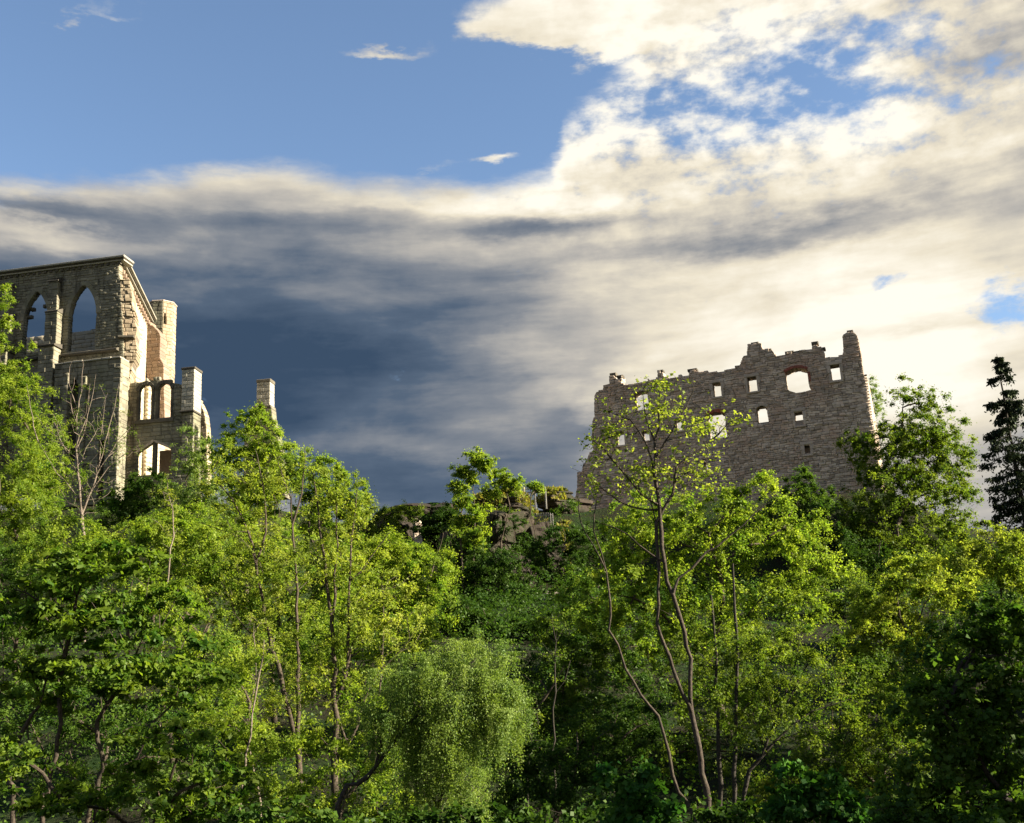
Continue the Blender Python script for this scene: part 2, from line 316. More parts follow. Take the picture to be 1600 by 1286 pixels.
def masonry(parent, name, pl, outline, opens, rowh, slen, thick, mat, nparts=300, seed=1, proud=0.05, gap=0.012, core=True, coremat=None, zmin=None, label=None, cham=0.035, drop=0.0, warp=0.0, jit=0.012):
    """a wall of separate stones on a recessed mortar core; returns the core object"""
    rng = random.Random(seed)
    zs = [p[1] for p in outline]; z = min(zs) if zmin is None else zmin; ztop = max(zs)
    CV, CF, stones = [], [], []
    if warp:
        base_P = pl.P; wp = lambda s_, z_: z_ + warp * (sin(0.8 * s_ + 1.9 * z_ + seed) + 0.6 * sin(2.1 * s_ - 1.1 * z_) + 0.5 * sin(0.33 * s_ + 0.5 * z_))
        P3 = lambda a, z_, dd=0.0: base_P(a + 0.5 * warp * sin(1.7 * z_ + 0.9 * a), wp(a, z_), dd)
    else: P3 = pl.P
    while z < ztop - 0.02:
        h = rng.uniform(*rowh); z1 = min(z + h, ztop); e = 0.01
        A = spans(outline, opens, z + e); B = spans(outline, opens, z1 - e)
        ok = len(A) == len(B) and all(min(a[1], b[1]) - max(a[0], b[0]) > 0.02 and abs(a[0] - b[0]) < 0.8 and abs(a[1] - b[1]) < 0.8 for a, b in zip(A, B))
        if not ok: A = B = spans(outline, opens, (z + z1) / 2)
        for (a0, a1), (b0, b1) in zip(A, B):
            k = len(CV); r = 0.045
            for dd in (-r, -(thick - r)):
                for (s, zz) in ((a0 + r, z), (a1 - r, z), (b1 - r, z1), (b0 + r, z1)): CV.append(P3(s, zz, dd))
            CF += [(k, k + 1, k + 2, k + 3), (k + 7, k + 6, k + 5, k + 4), (k, k + 4, k + 5, k + 1), (k + 1, k + 5, k + 6, k + 2), (k + 2, k + 6, k + 7, k + 3), (k + 3, k + 7, k + 4, k)]
            L = a1 - a0; cuts = [0.0]; t = rng.uniform(0.4, 1.0) * rng.uniform(*slen)
            while t < L - slen[0] * 0.5: cuts.append(t / L); t += rng.uniform(*slen)
            cuts.append(1.0)
            for u, v in zip(cuts, cuts[1:]):
                if drop and rng.random() < drop: continue
                f = rng.uniform(-0.3, 1.0) * proud; bk = thick + rng.uniform(-0.3, 1.0) * proud
                j = lambda: rng.uniform(-jit, jit)
                quad = [(a0 + u * (a1 - a0) + gap + j(), z + gap + j()), (a0 + v * (a1 - a0) - gap + j(), z + gap + j()), (b0 + v * (b1 - b0) - gap + j(), z1 - gap + j()), (b0 + u * (b1 - b0) + gap + j(), z1 - gap + j())]
                cx = sum(q[0] for q in quad) / 4; cz = sum(q[1] for q in quad) / 4
                w = max(0.05, abs(quad[1][0] - quad[0][0])); hh = max(0.05, z1 - z)
                ix, iz = min(cham, w * 0.25), min(cham, hh * 0.25)
                ring = lambda dd, ins: [P3(q[0] + (ix if q[0] < cx else -ix) * ins, q[1] + (iz if q[1] < cz else -iz) * ins, dd) for q in quad]
                vv = ring(-bk, 0) + ring(f - 0.6 * cham, 0) + ring(f, 1)
                stones.append((w * hh, vv, abs(A[0][0] - B[0][0]) < 0.001))
        z = z1
    flip = np.cross(pl.d, [0, 0, 1]) @ pl.n < 0
    fl = lambda F: [tuple(reversed(f)) for f in F] if flip else F
    wob = link(name, py_mesh(name, CV, fl(CF)), parent, coremat or M['mortar'])
    if label: wob['label'] = label
    stones.sort(key=lambda s: -s[0])
    for a, vv, _ in stones[:nparts]:
        c = np.mean(vv, axis=0); me = py_mesh('stone', np.array(vv) - c, fl(STONE_F)); o = link('stone', me, wob, mat); o.location = c
    rest = stones[nparts:]
    if rest:
        VV, FF, T = [], [], []
        for a, vv, _ in rest:
            k = len(VV); VV += vv; FF += [tuple(i + k for i in f) for f in fl(STONE_F)]; T += [rng.random()] * 12
        o = link('stonework', fast_mesh('stonework', np.array(VV), np.array(FF), 4, T), wob, mat); o['kind'] = 'stuff'
    return wob
def block(parent, name, pl, s0, s1, z0, z1, d0, d1, mat, bev=0.03, seed=0, z1b=None, sub=False):
    """chamfered dressed block from depth d0 (back) to d1 (front); z1b lowers the front top edge (weathering)"""
    zf = z1 if z1b is None else z1b
    rng = random.Random(seed + int(s0 * 977) + int(z0 * 331)); j = lambda: rng.uniform(-0.006, 0.006)
    b = min(bev, (s1 - s0) * 0.3, (zf - z0) * 0.3)
    V = [pl.P(s + j(), z + j(), d0) for s, z in ((s0, z0), (s1, z0), (s1, z1), (s0, z1))]
    V += [pl.P(s + j(), z + j(), d1 - b) for s, z in ((s0, z0), (s1, z0), (s1, zf), (s0, zf))]
    V += [pl.P(s + j(), z + j(), d1) for s, z in ((s0 + b, z0 + b), (s1 - b, z0 + b), (s1 - b, zf - b), (s0 + b, zf - b))]
    flip = np.cross(pl.d, [0, 0, 1]) @ pl.n < 0
    F = [tuple(reversed(f)) for f in STONE_F] if flip else STONE_F
    c = np.mean(V, axis=0)
    o = link(name, py_mesh(name, np.array(V) - c, F), parent, mat); o.location = c; return o
def rect(pl, x0, x1, y0, y1):
    """window rectangle in the photograph -> upright rectangle on the wall"""
    p = [pl.sz(x0, y0), pl.sz(x1, y0), pl.sz(x1, y1), pl.sz(x0, y1)]
    cs = [q[0] for q in p]; s0 = (p[0][0] + p[3][0]) / 2; s1 = (p[1][0] + p[2][0]) / 2
    z0 = (p[2][1] + p[3][1]) / 2; z1 = (p[0][1] + p[1][1]) / 2
    return s0, s1, z0, z1
def rpoly(r): s0, s1, z0, z1 = r; return [(s0, z0), (s1, z0), (s1, z1), (s0, z1)]
def seg_arch(r, rise, n=8):
    s0, s1, z0, z1 = r; pts = [(s0, z0), (s1, z0)]
    for k in range(n + 1):
        a = k / n; x = s1 + (s0 - s1) * a; pts.append((x, z1 - rise + rise * sin(pi * (0.0 + a)) ** 0.8 if 0 < a < 1 else z1 - rise))
    return pts
def lancet(r, spring, n=9):
    """pointed arch: spring = height at which the arch starts"""
    s0, s1, z0, z1 = r; w = s1 - s0; h = z1 - spring; R = (h * h + w * w / 4) / w
    pts = [(s0, z0), (s1, z0)]
    for k in range(n + 1):                      # right curve, centre at (s1-R, spring)
        zz = h * k / n; pts.append((s1 - R + sqrt(max(0, R * R - zz * zz)), spring + zz))
    for k in range(n - 1, -1, -1):
        zz = h * k / n; pts.append((s0 + R - sqrt(max(0, R * R - zz * zz)), spring + zz))
    return pts
def voussoirs(parent, pl, curve, width, d0, d1, mat, name='voussoir', n=None, seed=0):
    """ring of wedge stones outside a curve of (s,z) points"""
    rng = random.Random(seed); P_ = np.array(curve); L = np.r_[0, np.cumsum(np.hypot(*np.diff(P_, axis=0).T))]
    n = n or max(5, int(L[-1] / 0.45)); cen = P_.mean(0) - np.array([0, 0.8 * (P_[:, 1].max() - P_[:, 1].min())])
    def pt(t):
        q = np.array([np.interp(t, L, P_[:, 0]), np.interp(t, L, P_[:, 1])]); e = 0.02
        a = np.array([np.interp(min(t + e, L[-1]), L, P_[:, i]) for i in (0, 1)]) - np.array([np.interp(max(t - e, 0), L, P_[:, i]) for i in (0, 1)])
        nn = np.array([a[1], -a[0]]); nn /= (np.hypot(*nn) + 1e-9)
        if nn @ (q - cen) < 0: nn = -nn
        return q, nn
    flip = np.cross(pl.d, [0, 0, 1]) @ pl.n < 0
    for k in range(n):
        ta, tb = L[-1] * k / n + 0.008, L[-1] * (k + 1) / n - 0.008
        (qa, na), (qb, nb) = pt(ta), pt(tb); w = width * rng.uniform(0.9, 1.1); f = d1 + rng.uniform(-0.015, 0.02)
        ring = [qa, qb, qb + nb * w, qa + na * w]; V = [pl.P(q[0], q[1], d0) for q in ring] + [pl.P(q[0], q[1], f) for q in ring]; c = np.mean(V, axis=0)
        F = [(0, 1, 2, 3), (7, 6, 5, 4), (0, 4, 5, 1), (1, 5, 6, 2), (2, 6, 7, 3), (3, 7, 4, 0)]
        me = py_mesh(name, np.array(V) - c, F)
        import bmesh
        bm = bmesh.new(); bm.from_mesh(me); bmesh.ops.recalc_face_normals(bm, faces=bm.faces); bm.to_mesh(me); bm.free()
        o = link(name, me, parent, mat); o.location = c

# ---- castle ruin on the right
D_C = 112.0
C0 = at(1150, 700, D_C)
PC = Plane(C0, 110.0)
castle = empty('castle_ruin', (C0[0], C0[1], height(C0[0], C0[1])))
tag(castle, 'roofless castle wall of brown sandstone with empty windows and broken top, right', 'castle ruin')
castle.location = (0, 0, 0)
out_px = [(905, 860), (899, 775), (901, 760), (902, 739), (909, 738), (910, 726), (916, 719), (920, 709), (927, 706), (924, 682), (925, 659), (929, 649), (928, 620), (932, 613), (942, 609), (943, 602), (953, 600), (951, 588), (958, 585), (962, 592), (972, 589), (971, 600), (990, 600), (1008, 598), (1012, 594), (1020, 595), (1027, 591), (1028, 579), (1036, 581), (1038, 589), (1055, 590), (1062, 586), (1075, 587), (1078, 578), (1085, 577), (1094, 581), (1110, 580), (1124, 582), (1140, 577), (1156, 571), (1160, 557), (1166, 553), (1168, 539), (1190, 538), (1191, 546), (1206, 548), (1213, 557), (1227, 556), (1229, 551), (1237, 551), (1239, 555), (1243, 551), (1247, 552), (1250, 549), (1258, 548), (1268, 545), (1270, 537), (1276, 538), (1279, 542), (1282, 541), (1288, 549), (1289, 559), (1300, 558), (1314, 555), (1317, 551), (1316, 526), (1320, 521), (1328, 517), (1337, 520), (1341, 527), (1348, 571), (1362, 659), (1374, 735), (1392, 860)]
outl = PC.poly(out_px)
W = {}
for k, v in dict(w1=(991, 1013, 611, 640.5), w2=(950, 957, 640, 646), w3=(961, 976, 674, 696), w4=(1003, 1015, 671, 690), w5=(1054, 1066, 654, 673), w6=(1106, 1134, 644, 684), w7=(1114, 1127, 598, 620), w8=(1100, 1106, 721, 736), w9=(1168, 1183, 589, 612), w10=(1228, 1263, 575, 612), w11=(1298, 1313, 570, 595), w12=(1182, 1199, 634, 659), w13=(1242, 1255, 643, 665), w14=(1257, 1266, 695, 710)).items(): W[k] = rect(PC, *v)
openings = []
for k, r in W.items():
    if k == 'w10':
        s0, s1, z0, z1 = r; a = seg_arch(r, 0.32); openings.append([(s0, z0 + 0.35), (s0 + 0.35, z0 + 0.12), (s0 + 0.7, z0 + 0.1), (s0 + 0.85, z0 - 0.15), (s1 + 0.2, z0 - 0.12), (s1 + 0.2, z0 + 0.25), (s1 + 0.02, z0 + 0.3), (s1 + 0.02, z0 + 0.6), (s1, z0 + 0.62)] + a[2:])
    elif k in ('w6', 'w1', 'w12'): openings.append(seg_arch(r, 0.25))
    elif k == 'w14': pass
    else: openings.append(rpoly(r))
# the blind window is a real recess: an opening closed at the back
openings.append(rpoly(W['w14']))
cw = masonry(castle, 'wall', PC, outl, openings, (0.15, 0.30), (0.22, 0.85), 1.35, M['castle'], 300, seed=4, proud=0.075, cham=0.03, warp=0.06, jit=0.025)
s0, s1, z0, z1 = W['w14']; block(castle, 'blind_panel', PC, s0 - 0.1, s1 + 0.1, z0 - 0.1, z1 + 0.1, -1.0, -0.6, M['red'])
s0, s1, z0, z1 = W['w13']; block(castle, 'inner_parapet', PC, s0 - 0.15, s1 + 0.15, z0 - 0.2, z0 + 0.66, -1.25, -0.55, M['castle'])
def surround(key, w=0.22, mat=M['trim'], lintel=True, sill=True, jamb=True, dp=0.13):
    s0, s1, z0, z1 = W[key]; g = empty('window_surround'); g.parent = castle
    if jamb:
        n = max(2, int((z1 - z0) / 0.55))
        for k in range(n):
            a = z0 + (z1 - z0) * k / n; b = z0 + (z1 - z0) * (k + 1) / n - 0.015; e = 0.1 if k % 2 else 0.0
            block(g, 'jamb_stone', PC, s0 - w - e, s0 + 0.01, a, b, -0.35, dp, mat); block(g, 'jamb_stone', PC, s1 - 0.01, s1 + w + e, a, b, -0.35, dp, mat)
    if lintel: block(g, 'lintel', PC, s0 - w - 0.06, s1 + w + 0.06, z1 + 0.003, z1 + 0.32, -0.4, dp + 0.012, mat)
    if sill: block(g, 'sill', PC, s0 - w * 0.8, s1 + w * 0.8, z0 - 0.2, z0 - 0.003, -0.4, dp + 0.03, mat)
for k in ('w7', 'w9', 'w11', 'w13', 'w3', 'w5'): surround(k)
surround('w14', 0.3)
surround('w4', 0.16, lintel=True, sill=False)
a = seg_arch(W['w10'], 0.32)[2:]; voussoirs(castle, PC, a, 0.26, -0.5, 0.13, M['brick'], 'brick', 22, 3)
s0, s1, z0, z1 = W['w10']; 
for k in range(6): block(castle, 'brick', PC, s1 - 0.0, s1 + 0.24, z0 + 0.9 + k * 0.16, z0 + 1.045 + k * 0.16, -0.5, 0.13, M['brick'], 0.01)
for k, mt, nn in (('w6', M['brick'], 14), ('w12', M['trim'], 9), ('w1', M['castle'], 11)):
    voussoirs(castle, PC, seg_arch(W[k], 0.25)[2:], 0.3, -0.5, 0.13, mt, 'voussoir', nn, 5)
# second wall returning behind the right-hand corner, and a stump beyond it
PCR = Plane(PC.P(PC.sz(1362, 659)[0] + 0.15, 0), 20.0)
rz = [(0.02, 14), (9, 14), (9, PC.sz(1385, 655)[1] + 1.0), (7.5, PC.sz(1385, 655)[1] + 1.4), (5.5, PC.sz(1385, 655)[1] + 2.4), (3, PC.sz(1385, 640)[1] + 3.2), (0.02, PC.sz(1362, 640)[1] + 3.6)]
masonry(castle, 'return_wall', PCR, [(a, b) for a, b in rz], [], (0.22, 0.32), (0.4, 1.0), 1.1, M['castle'], 60, seed=14, proud=0.02)
# fallen capstones along the top
rng = random.Random(8)
for (x, y) in ((957, 586), (968, 589), (1031, 580), (1081, 578), (1233, 551), (1245, 551), (1273, 537), (1284, 545), (1328, 518), (1179, 538), (1199, 547)):
    s, z = PC.sz(x, y); w = rng.uniform(0.3, 0.5); block(castle, 'capstone', PC, s - w, s + w, z - 0.05, z + rng.uniform(0.15, 0.3), -0.9, -0.1, M['darktrim'], 0.06)

# ---- church ruin on the left
D_A = 96.0
CA = at(190, 440, D_A)
PA = Plane(CA, 100.0)
PS = Plane(CA, -8.5)
church = empty('church_ruin'); tag(church, 'tall roofless gothic church ruin with pointed windows and stair turret, far left', 'church ruin')
def arc(pl, x0, x1, yb, xa, ya, ys):
    s0 = pl.sz(x0, (yb + ys) / 2)[0]; s1 = pl.sz(x1, (yb + ys) / 2)[0]; z0 = pl.sz((x0 + x1) / 2, yb)[1]; z1 = pl.sz(xa, ya)[1]; sp = pl.sz((x0 + x1) / 2, ys)[1]
    return (s0, s1, z0, z1), sp
winA = [arc(PA, 106.5, 149, 546, 131, 444, 492), arc(PA, 35.5, 73, 552, 57, 454, 500), arc(PA, -40, -4, 556, -22, 466, 506)]
opA = [lancet(r, sp) for r, sp in winA]
ztopA = PA.sz(100, 420)[1]
outA = [(-15, 8), (0.0, 8), PA.sz(193, 560), PA.sz(193, 527), PA.sz(191, 500), PA.sz(190, 468), PA.sz(189, 440), PA.sz(186, 428), (PA.sz(186, 418)[0], ztopA), (-15, ztopA)]
outA[1] = (PA.sz(193, 560)[0], 8)
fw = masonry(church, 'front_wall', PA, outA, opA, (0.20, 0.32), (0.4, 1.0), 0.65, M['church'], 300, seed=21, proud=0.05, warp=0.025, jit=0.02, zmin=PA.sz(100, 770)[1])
for (r, sp), o in zip(winA, opA):
    cur = [p for p in o[2:]]
    voussoirs(church, PA, cur, 0.42, -0.45, 0.055, M['church'], 'voussoir', 17, 2)
# tracery stubs left in the second window
(r, sp) = winA[1]
for (fx, fz, w) in ((0.09, 0.55, 0.28), (0.86, 0.6, 0.26), (0.2, 0.8, 0.2), (0.72, 0.86, 0.2)):
    s = r[0] + (r[1] - r[0]) * fx; z = sp + (r[3] - sp) * (fz - 0.35); block(church, 'tracery_stub', PA, s - w, s + w * 0.9, z - 0.14, z + 0.16, -0.8, -0.4, M['darktrim'], 0.07)
# cornice on both walls
sA1 = PA.sz(188, 412)[0] + 0.35
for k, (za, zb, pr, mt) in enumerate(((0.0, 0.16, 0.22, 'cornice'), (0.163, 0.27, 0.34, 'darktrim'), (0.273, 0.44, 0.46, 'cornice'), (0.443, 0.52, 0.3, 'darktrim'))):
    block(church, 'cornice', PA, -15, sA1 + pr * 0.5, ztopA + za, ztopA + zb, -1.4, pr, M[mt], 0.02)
for k in range(26):
    s = -14.6 + k * 0.57
    if s < sA1 - 0.3: block(church, 'corbel', PA, s, s + 0.26, ztopA - 0.26, ztopA - 0.003, -0.05, 0.14, M['darktrim'], 0.03)
# buttresses
def buttress(x0, x1, ytop, yset, ylow, xl0, xl1, pr, zlow):
    p1 = PA.shifted(pr * 0.55); p2 = PA.shifted(pr); p3 = PA.shifted(pr * 1.35)
    sx0 = p1.sz(x0, ytop)[0]; sx1 = p1.sz(x1, ytop)[0]; zt = p1.sz(x0, ytop)[1]; zs_ = p1.sz(x0, yset)[1]; zl = p2.sz(x0, ylow)[1]
    g = empty('buttress'); g.parent = church
    masonry(g, 'upper_stage', p1, [(sx0, zs_ + 0.003), (sx1, zs_ + 0.003), (sx1, zt), (sx0, zt)], [], (0.3, 0.4), (0.5, 1.1), pr * 0.55 + 0.02, M['church'], 40, seed=int(x0) + 200, zmin=zs_)
    block(g, 'weathering', PA, sx0 - 0.05, sx1 + 0.05, zt, zt + 0.45, 0.0, pr * 0.6 + 0.05, M['darktrim'], 0.02, z1b=zt + 0.12)
    a0 = p2.sz(xl0, yset)[0]; a1 = p2.sz(xl1, yset)[0]
    masonry(g, 'lower_stage', p2, [(a0, zl), (a1, zl), (a1, zs_ - 0.25), (a0, zs_ - 0.25)], [], (0.3, 0.4), (0.5, 1.1), pr + 0.02, M['church'], 40, seed=int(x0) + 300, zmin=zl)
    block(g, 'weathering', PA, a0 - 0.05, a1 + 0.05, zs_ - 0.25, zs_ + 0.35, 0.0, pr + 0.06, M['darktrim'], 0.02, z1b=zs_ - 0.1)
    b0 = a0 - 0.25; b1 = a1 + 0.05
    masonry(g, 'plinth_stage', p3, [(b0, zlow), (b1, zlow), (b1, zl - 0.3), (b0, zl - 0.3)], [], (0.32, 0.42), (0.6, 1.1), pr * 1.35 + 0.02, M['church'], 40, seed=int(x0) + 400, zmin=zlow)
    block(g, 'weathering', PA, b0 - 0.12, b1 + 0.12, zl - 0.3, zl + 0.15, 0.0, pr * 1.35 + 0.16, M['darktrim'], 0.03, z1b=zl - 0.12)
zlowA = PA.sz(100, 740)[1]
buttress(76, 91, 441, 487, 538, 71, 90, 0.9, zlowA)
buttress(3, 17, 449, 495, 546, -1, 16, 0.9, zlowA)
# sill string courses
zsill = PA.sz(140, 549)[1]
block(church, 'string_course', PA, PA.sz(97, 550)[0] + 0.06, PA.sz(186, 548)[0], zsill - 0.28, zsill + 0.1, -0.1, 0.42, M['darktrim'], 0.04, z1b=zsill - 0.08)
block(church, 'string_course', PA, PA.sz(23, 556)[0], PA.sz(62, 556)[0], zsill - 0.3, zsill + 0.1, -0.1, 0.40, M['darktrim'], 0.04, z1b=zsill - 0.08)
# lower wall standing proud with a pale coping
PL = PA.shifted(1.5)
zl1 = PL.sz(130, 566)[1]; sl0, sl1 = PL.sz(86, 570)[0], PL.sz(189, 570)[0]
niche = [lancet((PL.sz(108, 640)[0], PL.sz(121, 640)[0], zl1 - 9, zl1 - 1.6), zl1 - 2.4), rpoly(rect(PL, 152, 162, 690, 780))]
masonry(church, 'lower_wall', PL, [(sl0, 6), (sl1 - 0.1, 6), (sl1, zl1), (sl0, zl1)], niche, (0.32, 0.46), (0.6, 1.3), 1.45, M['church'], 200, seed=31, proud=0.07, zmin=PL.sz(130, 790)[1])
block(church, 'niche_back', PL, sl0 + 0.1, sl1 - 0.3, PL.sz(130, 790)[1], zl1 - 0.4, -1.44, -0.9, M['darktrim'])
for k in range(7):
    a = sl0 + (sl1 - sl0) * k / 7; b = sl0 + (sl1 - sl0) * (k + 1) / 7 - 0.02
    block(church, 'coping_stone', PL, a, b, zl1 + 0.003, zl1 + 0.13 + 0.03 * (k % 3), -1.4, 0.14, M['cornice'], 0.03)
for (x0, x1, y0, y1, pr) in ((98, 106, 585, 760, 0.35), (122, 133, 590, 780, 0.3), (176, 188, 575, 780, 0.3)):
    s0, s1, z0, z1 = rect(PL, x0, x1, y0, y1); masonry(church, 'pilaster', PL.shifted(pr), [(s0, z0), (s1, z0), (s1, z1), (s0, z1)], [], (0.35, 0.5), (0.5, 0.9), pr + 0.05, M['church'], 20, seed=int(x0))
# side wall, sunlit
L_S = PS.sz(237, 500)[0]
zS = ztopA
side = [(1.1, 8), (L_S + 0.4, 8), (L_S + 0.4, zS - 0.02), (1.1, zS - 0.02)]
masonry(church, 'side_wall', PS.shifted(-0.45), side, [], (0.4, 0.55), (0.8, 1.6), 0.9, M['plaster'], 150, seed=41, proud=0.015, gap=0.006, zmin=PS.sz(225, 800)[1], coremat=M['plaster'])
for (za, zb, pr, mt) in ((0.0, 0.16, 0.10, 'cornice'), (0.163, 0.27, 0.24, 'darktrim'), (0.273, 0.44, 0.40, 'cornice'), (0.443, 0.52, 0.28, 'darktrim')):
    block(church, 'cornice', PS, 0.5, L_S + 0.6, zS + za, zS + zb, -1.3, pr, M[mt], 0.02)
for k in range(int(L_S / 0.9)):
    block(church, 'corbel', PS, 0.9 + k * 0.9, 1.25 + k * 0.9, zS - 0.5, zS - 0.003, -0.5, -0.12, M['red'], 0.05)
# ragged stub of the wall that once joined the corner
zst = PS.sz(193, 440)[1]
zz = lambda y: PS.sz(195, y)[1]
PE = Plane(CA, 81.5)
st_px = [(188.5, 720), (189, 640), (189.5, 560), (190, 500), (188, 470), (187, 437), (203, 436), (204, 452), (207, 458), (208, 480), (211, 488), (212, 505), (214, 512), (213, 530), (215, 545), (214, 560), (207, 570), (204, 590), (200, 602), (196, 640), (195, 720)]
masonry(church, 'wall_stub', PE, PE.poly(st_px), [], (0.24, 0.42), (0.3, 0.75), 1.7, M['cream'], 200, seed=43, proud=0.12, gap=0.02, warp=0.03, jit=0.04, zmin=PE.sz(192, 720)[1])
zq = PE.sz(200, 527)[1]; block(church, 'string_course', PE, -0.1, PE.sz(210, 527)[0], zq - 0.12, zq + 0.1, 0.0, 0.32, M['darktrim'], 0.05)
# ruined pier in front of the turret
PPR = Plane(PS.P(L_S, 0), 100.0)
pr_px = [(246, 665), (246, 598), (229, 590), (229, 505), (233, 503), (240, 510), (249, 519), (251, 526), (250, 545), (250, 560), (256, 569), (256, 590), (258, 665)]
masonry(church, 'ruined_pier', PPR, PPR.poly(pr_px), [], (0.30, 0.42), (0.5, 1.0), 1.2, M['red'], 80, seed=51, proud=0.05, zmin=PPR.sz(250, 664)[1])
PIW = Plane(PS.P(L_S - 0.5, 0), 22.0)
zi = PPR.sz(240, 596)[1]
masonry(church, 'inner_wall', PIW, [(0, zi - 16), (9, zi - 16), (9, zi - 1.0), (6, zi - 0.3), (0, zi)], [], (0.4, 0.5), (0.8, 1.5), 0.6, M['plaster'], 40, seed=77, proud=0.015, zmin=zi - 14)
# octagonal stair turret
Dt = PS.P(L_S, 0)[1] + 3.0
tl, tr = at(229.5, 540, Dt), at(273, 540, Dt); Rt = (tr[0] - tl[0]) / 2 / cos(radians(10)); tcx = (tl[0] + tr[0]) / 2
turret = empty('stair_turret'); turret.parent = church
ztt = at(250, 478, Dt)[2]; ap = Rt * cos(pi / 8); hw = Rt * sin(pi / 8)
for k in range(8):
    na = 90 + 45 * k; a = radians(na); n_ = np.array([sin(a), cos(a), 0]); O = np.array([tcx, Dt, 0]) + n_ * ap
    pl = Plane(O, na - 90)
    if pl.n @ n_ < 0: pl.n = n_
    vis = na in (90, 135, 180)
    op = []
    if na == 135:
        s0, s1, z0, z1 = rect(pl, 255, 260.5, 491, 505); c_ = (s0 + s1) / 2; op = [lancet((c_ - 0.17, c_ + 0.17, z0, z1), z1 - 0.25)]
    mt = M['cream'] if na != 180 else M['church']  # shade painted in: front face takes the darker stone, lit faces the cream
    masonry(turret, 'turret_wall', pl, [(-hw, 8), (hw, 8), (hw, ztt), (-hw, ztt)], op, (0.34, 0.46), (0.45, 0.95) if vis else (2, 3), 0.4, mt, 90 if vis else 0, seed=60 + k, proud=0.05, zmin=at(250, 760, Dt)[2], cham=0.05)
    block(turret, 'coping', pl, -hw - 0.05, hw + 0.05, ztt, ztt + 0.14, -0.42, 0.07, M['trim'], 0.03)
# rear wall seen through the windows
PB = PA.shifted(-9.0)
zb_ = PB.sz(130, 516)[1]
masonry(church, 'rear_wall', PB, [(-16, zb_ - 6), (-3.2, zb_ - 6), (-3.2, zb_), (-16, zb_ - 0.1)], [], (0.4, 0.5), (0.7, 1.4), 0.9, M['plaster'], 60, seed=71, zmin=zb_ - 6)  # pale plaster colour stands in for sunlight on this wall

# ---- house ruin with the twin arched window beside the church
PH = Plane(PS.P(0.9, 0), 98.0)
house = empty('house_ruin'); tag(house, 'lower ruined facade with twin arched window and broken chimney, right of the church', 'house ruin')
hw_px = [(190, 830), (191, 611), (197, 606), (203, 600), (216, 599), (222, 595), (229, 593), (237, 594), (244, 588), (251, 592), (260, 591), (266, 593), (271, 598), (283, 599), (284, 640), (290, 655), (300, 660), (310, 665), (312, 830)]
def rarch(r, n=8):
    s0, s1, z0, z1 = r; R = (s1 - s0) / 2; pts = [(s0, z0), (s1, z0)]
    for k in range(n + 1): a = pi * k / n; pts.append(((s0 + s1) / 2 + R * cos(a), z1 - R + R * sin(a)))
    return pts
t1 = rect(PH, 217.5, 237, 601, 656); t2 = rect(PH, 247.5, 267, 599, 654)
lw = rect(PH, 214, 267, 690, 741)
s0, s1, z0, z1 = lw; mid = (s0 + s1) / 2; hh = z1 - z0
ogee = [(s0, z0), (s1, z0), (s1, z1 - 0.28 * hh), (s1 - 0.12 * (s1 - s0), z1 - 0.20 * hh), (s1 - 0.3 * (s1 - s0), z1 - 0.12 * hh), (mid + 0.05 * (s1 - s0), z1 - 0.04 * hh), (mid, z1 + 0.02 * hh), (mid - 0.05 * (s1 - s0), z1 - 0.04 * hh), (s0 + 0.3 * (s1 - s0), z1 - 0.14 * hh), (s0 + 0.12 * (s1 - s0), z1 - 0.24 * hh), (s0, z1 - 0.33 * hh)]
masonry(house, 'facade', PH, PH.poly(hw_px), [rarch(t1), rarch(t2), ogee], (0.24, 0.38), (0.4, 1.0), 0.36, M['church'], 200, seed=81, proud=0.03, zmin=PH.sz(250, 800)[1])
for t in (t1, t2):
    voussoirs(house, PH, rarch(t)[2:], 0.3, -0.3, 0.12, M['darktrim'], 'arch_stone', 13, 1)
    for k in range(5):
        z0_ = t[2] + (t[3] - t[2]) * 0.17 * k; z1_ = t[2] + (t[3] - t[2]) * 0.17 * (k + 1) - 0.015
        block(house, 'jamb_stone', PH, t[0] - 0.24, t[0] + 0.005, z0_, z1_, -0.3, 0.045, M['darktrim']); block(house, 'jamb_stone', PH, t[1] - 0.005, t[1] + 0.24, z0_, z1_, -0.3, 0.05, M['darktrim'])
block(house, 'window_sill', PH, t1[0] - 0.35, t2[1] + 0.35, t2[2] - 0.34, min(t1[2], t2[2]) - 0.0, -0.5, 0.16, M['darktrim'], 0.04)
block(house, 'mullion', PH, mid - 0.22, mid + 0.2, lw[2], lw[3] - 0.02 * hh, -0.3, -0.08, M['darktrim'], 0.06)
voussoirs(house, PH, ogee[2:], 0.2, -0.2, 0.1, M['trim'], 'hood_stone', 14, 9)
# inner cross wall behind the lower window's right light
block(house, 'inner_wall', PH, mid - 0.55, lw[1] + 0.6, lw[2] - 3, lw[3] - 0.3, -3.0, -2.2, M['red'])
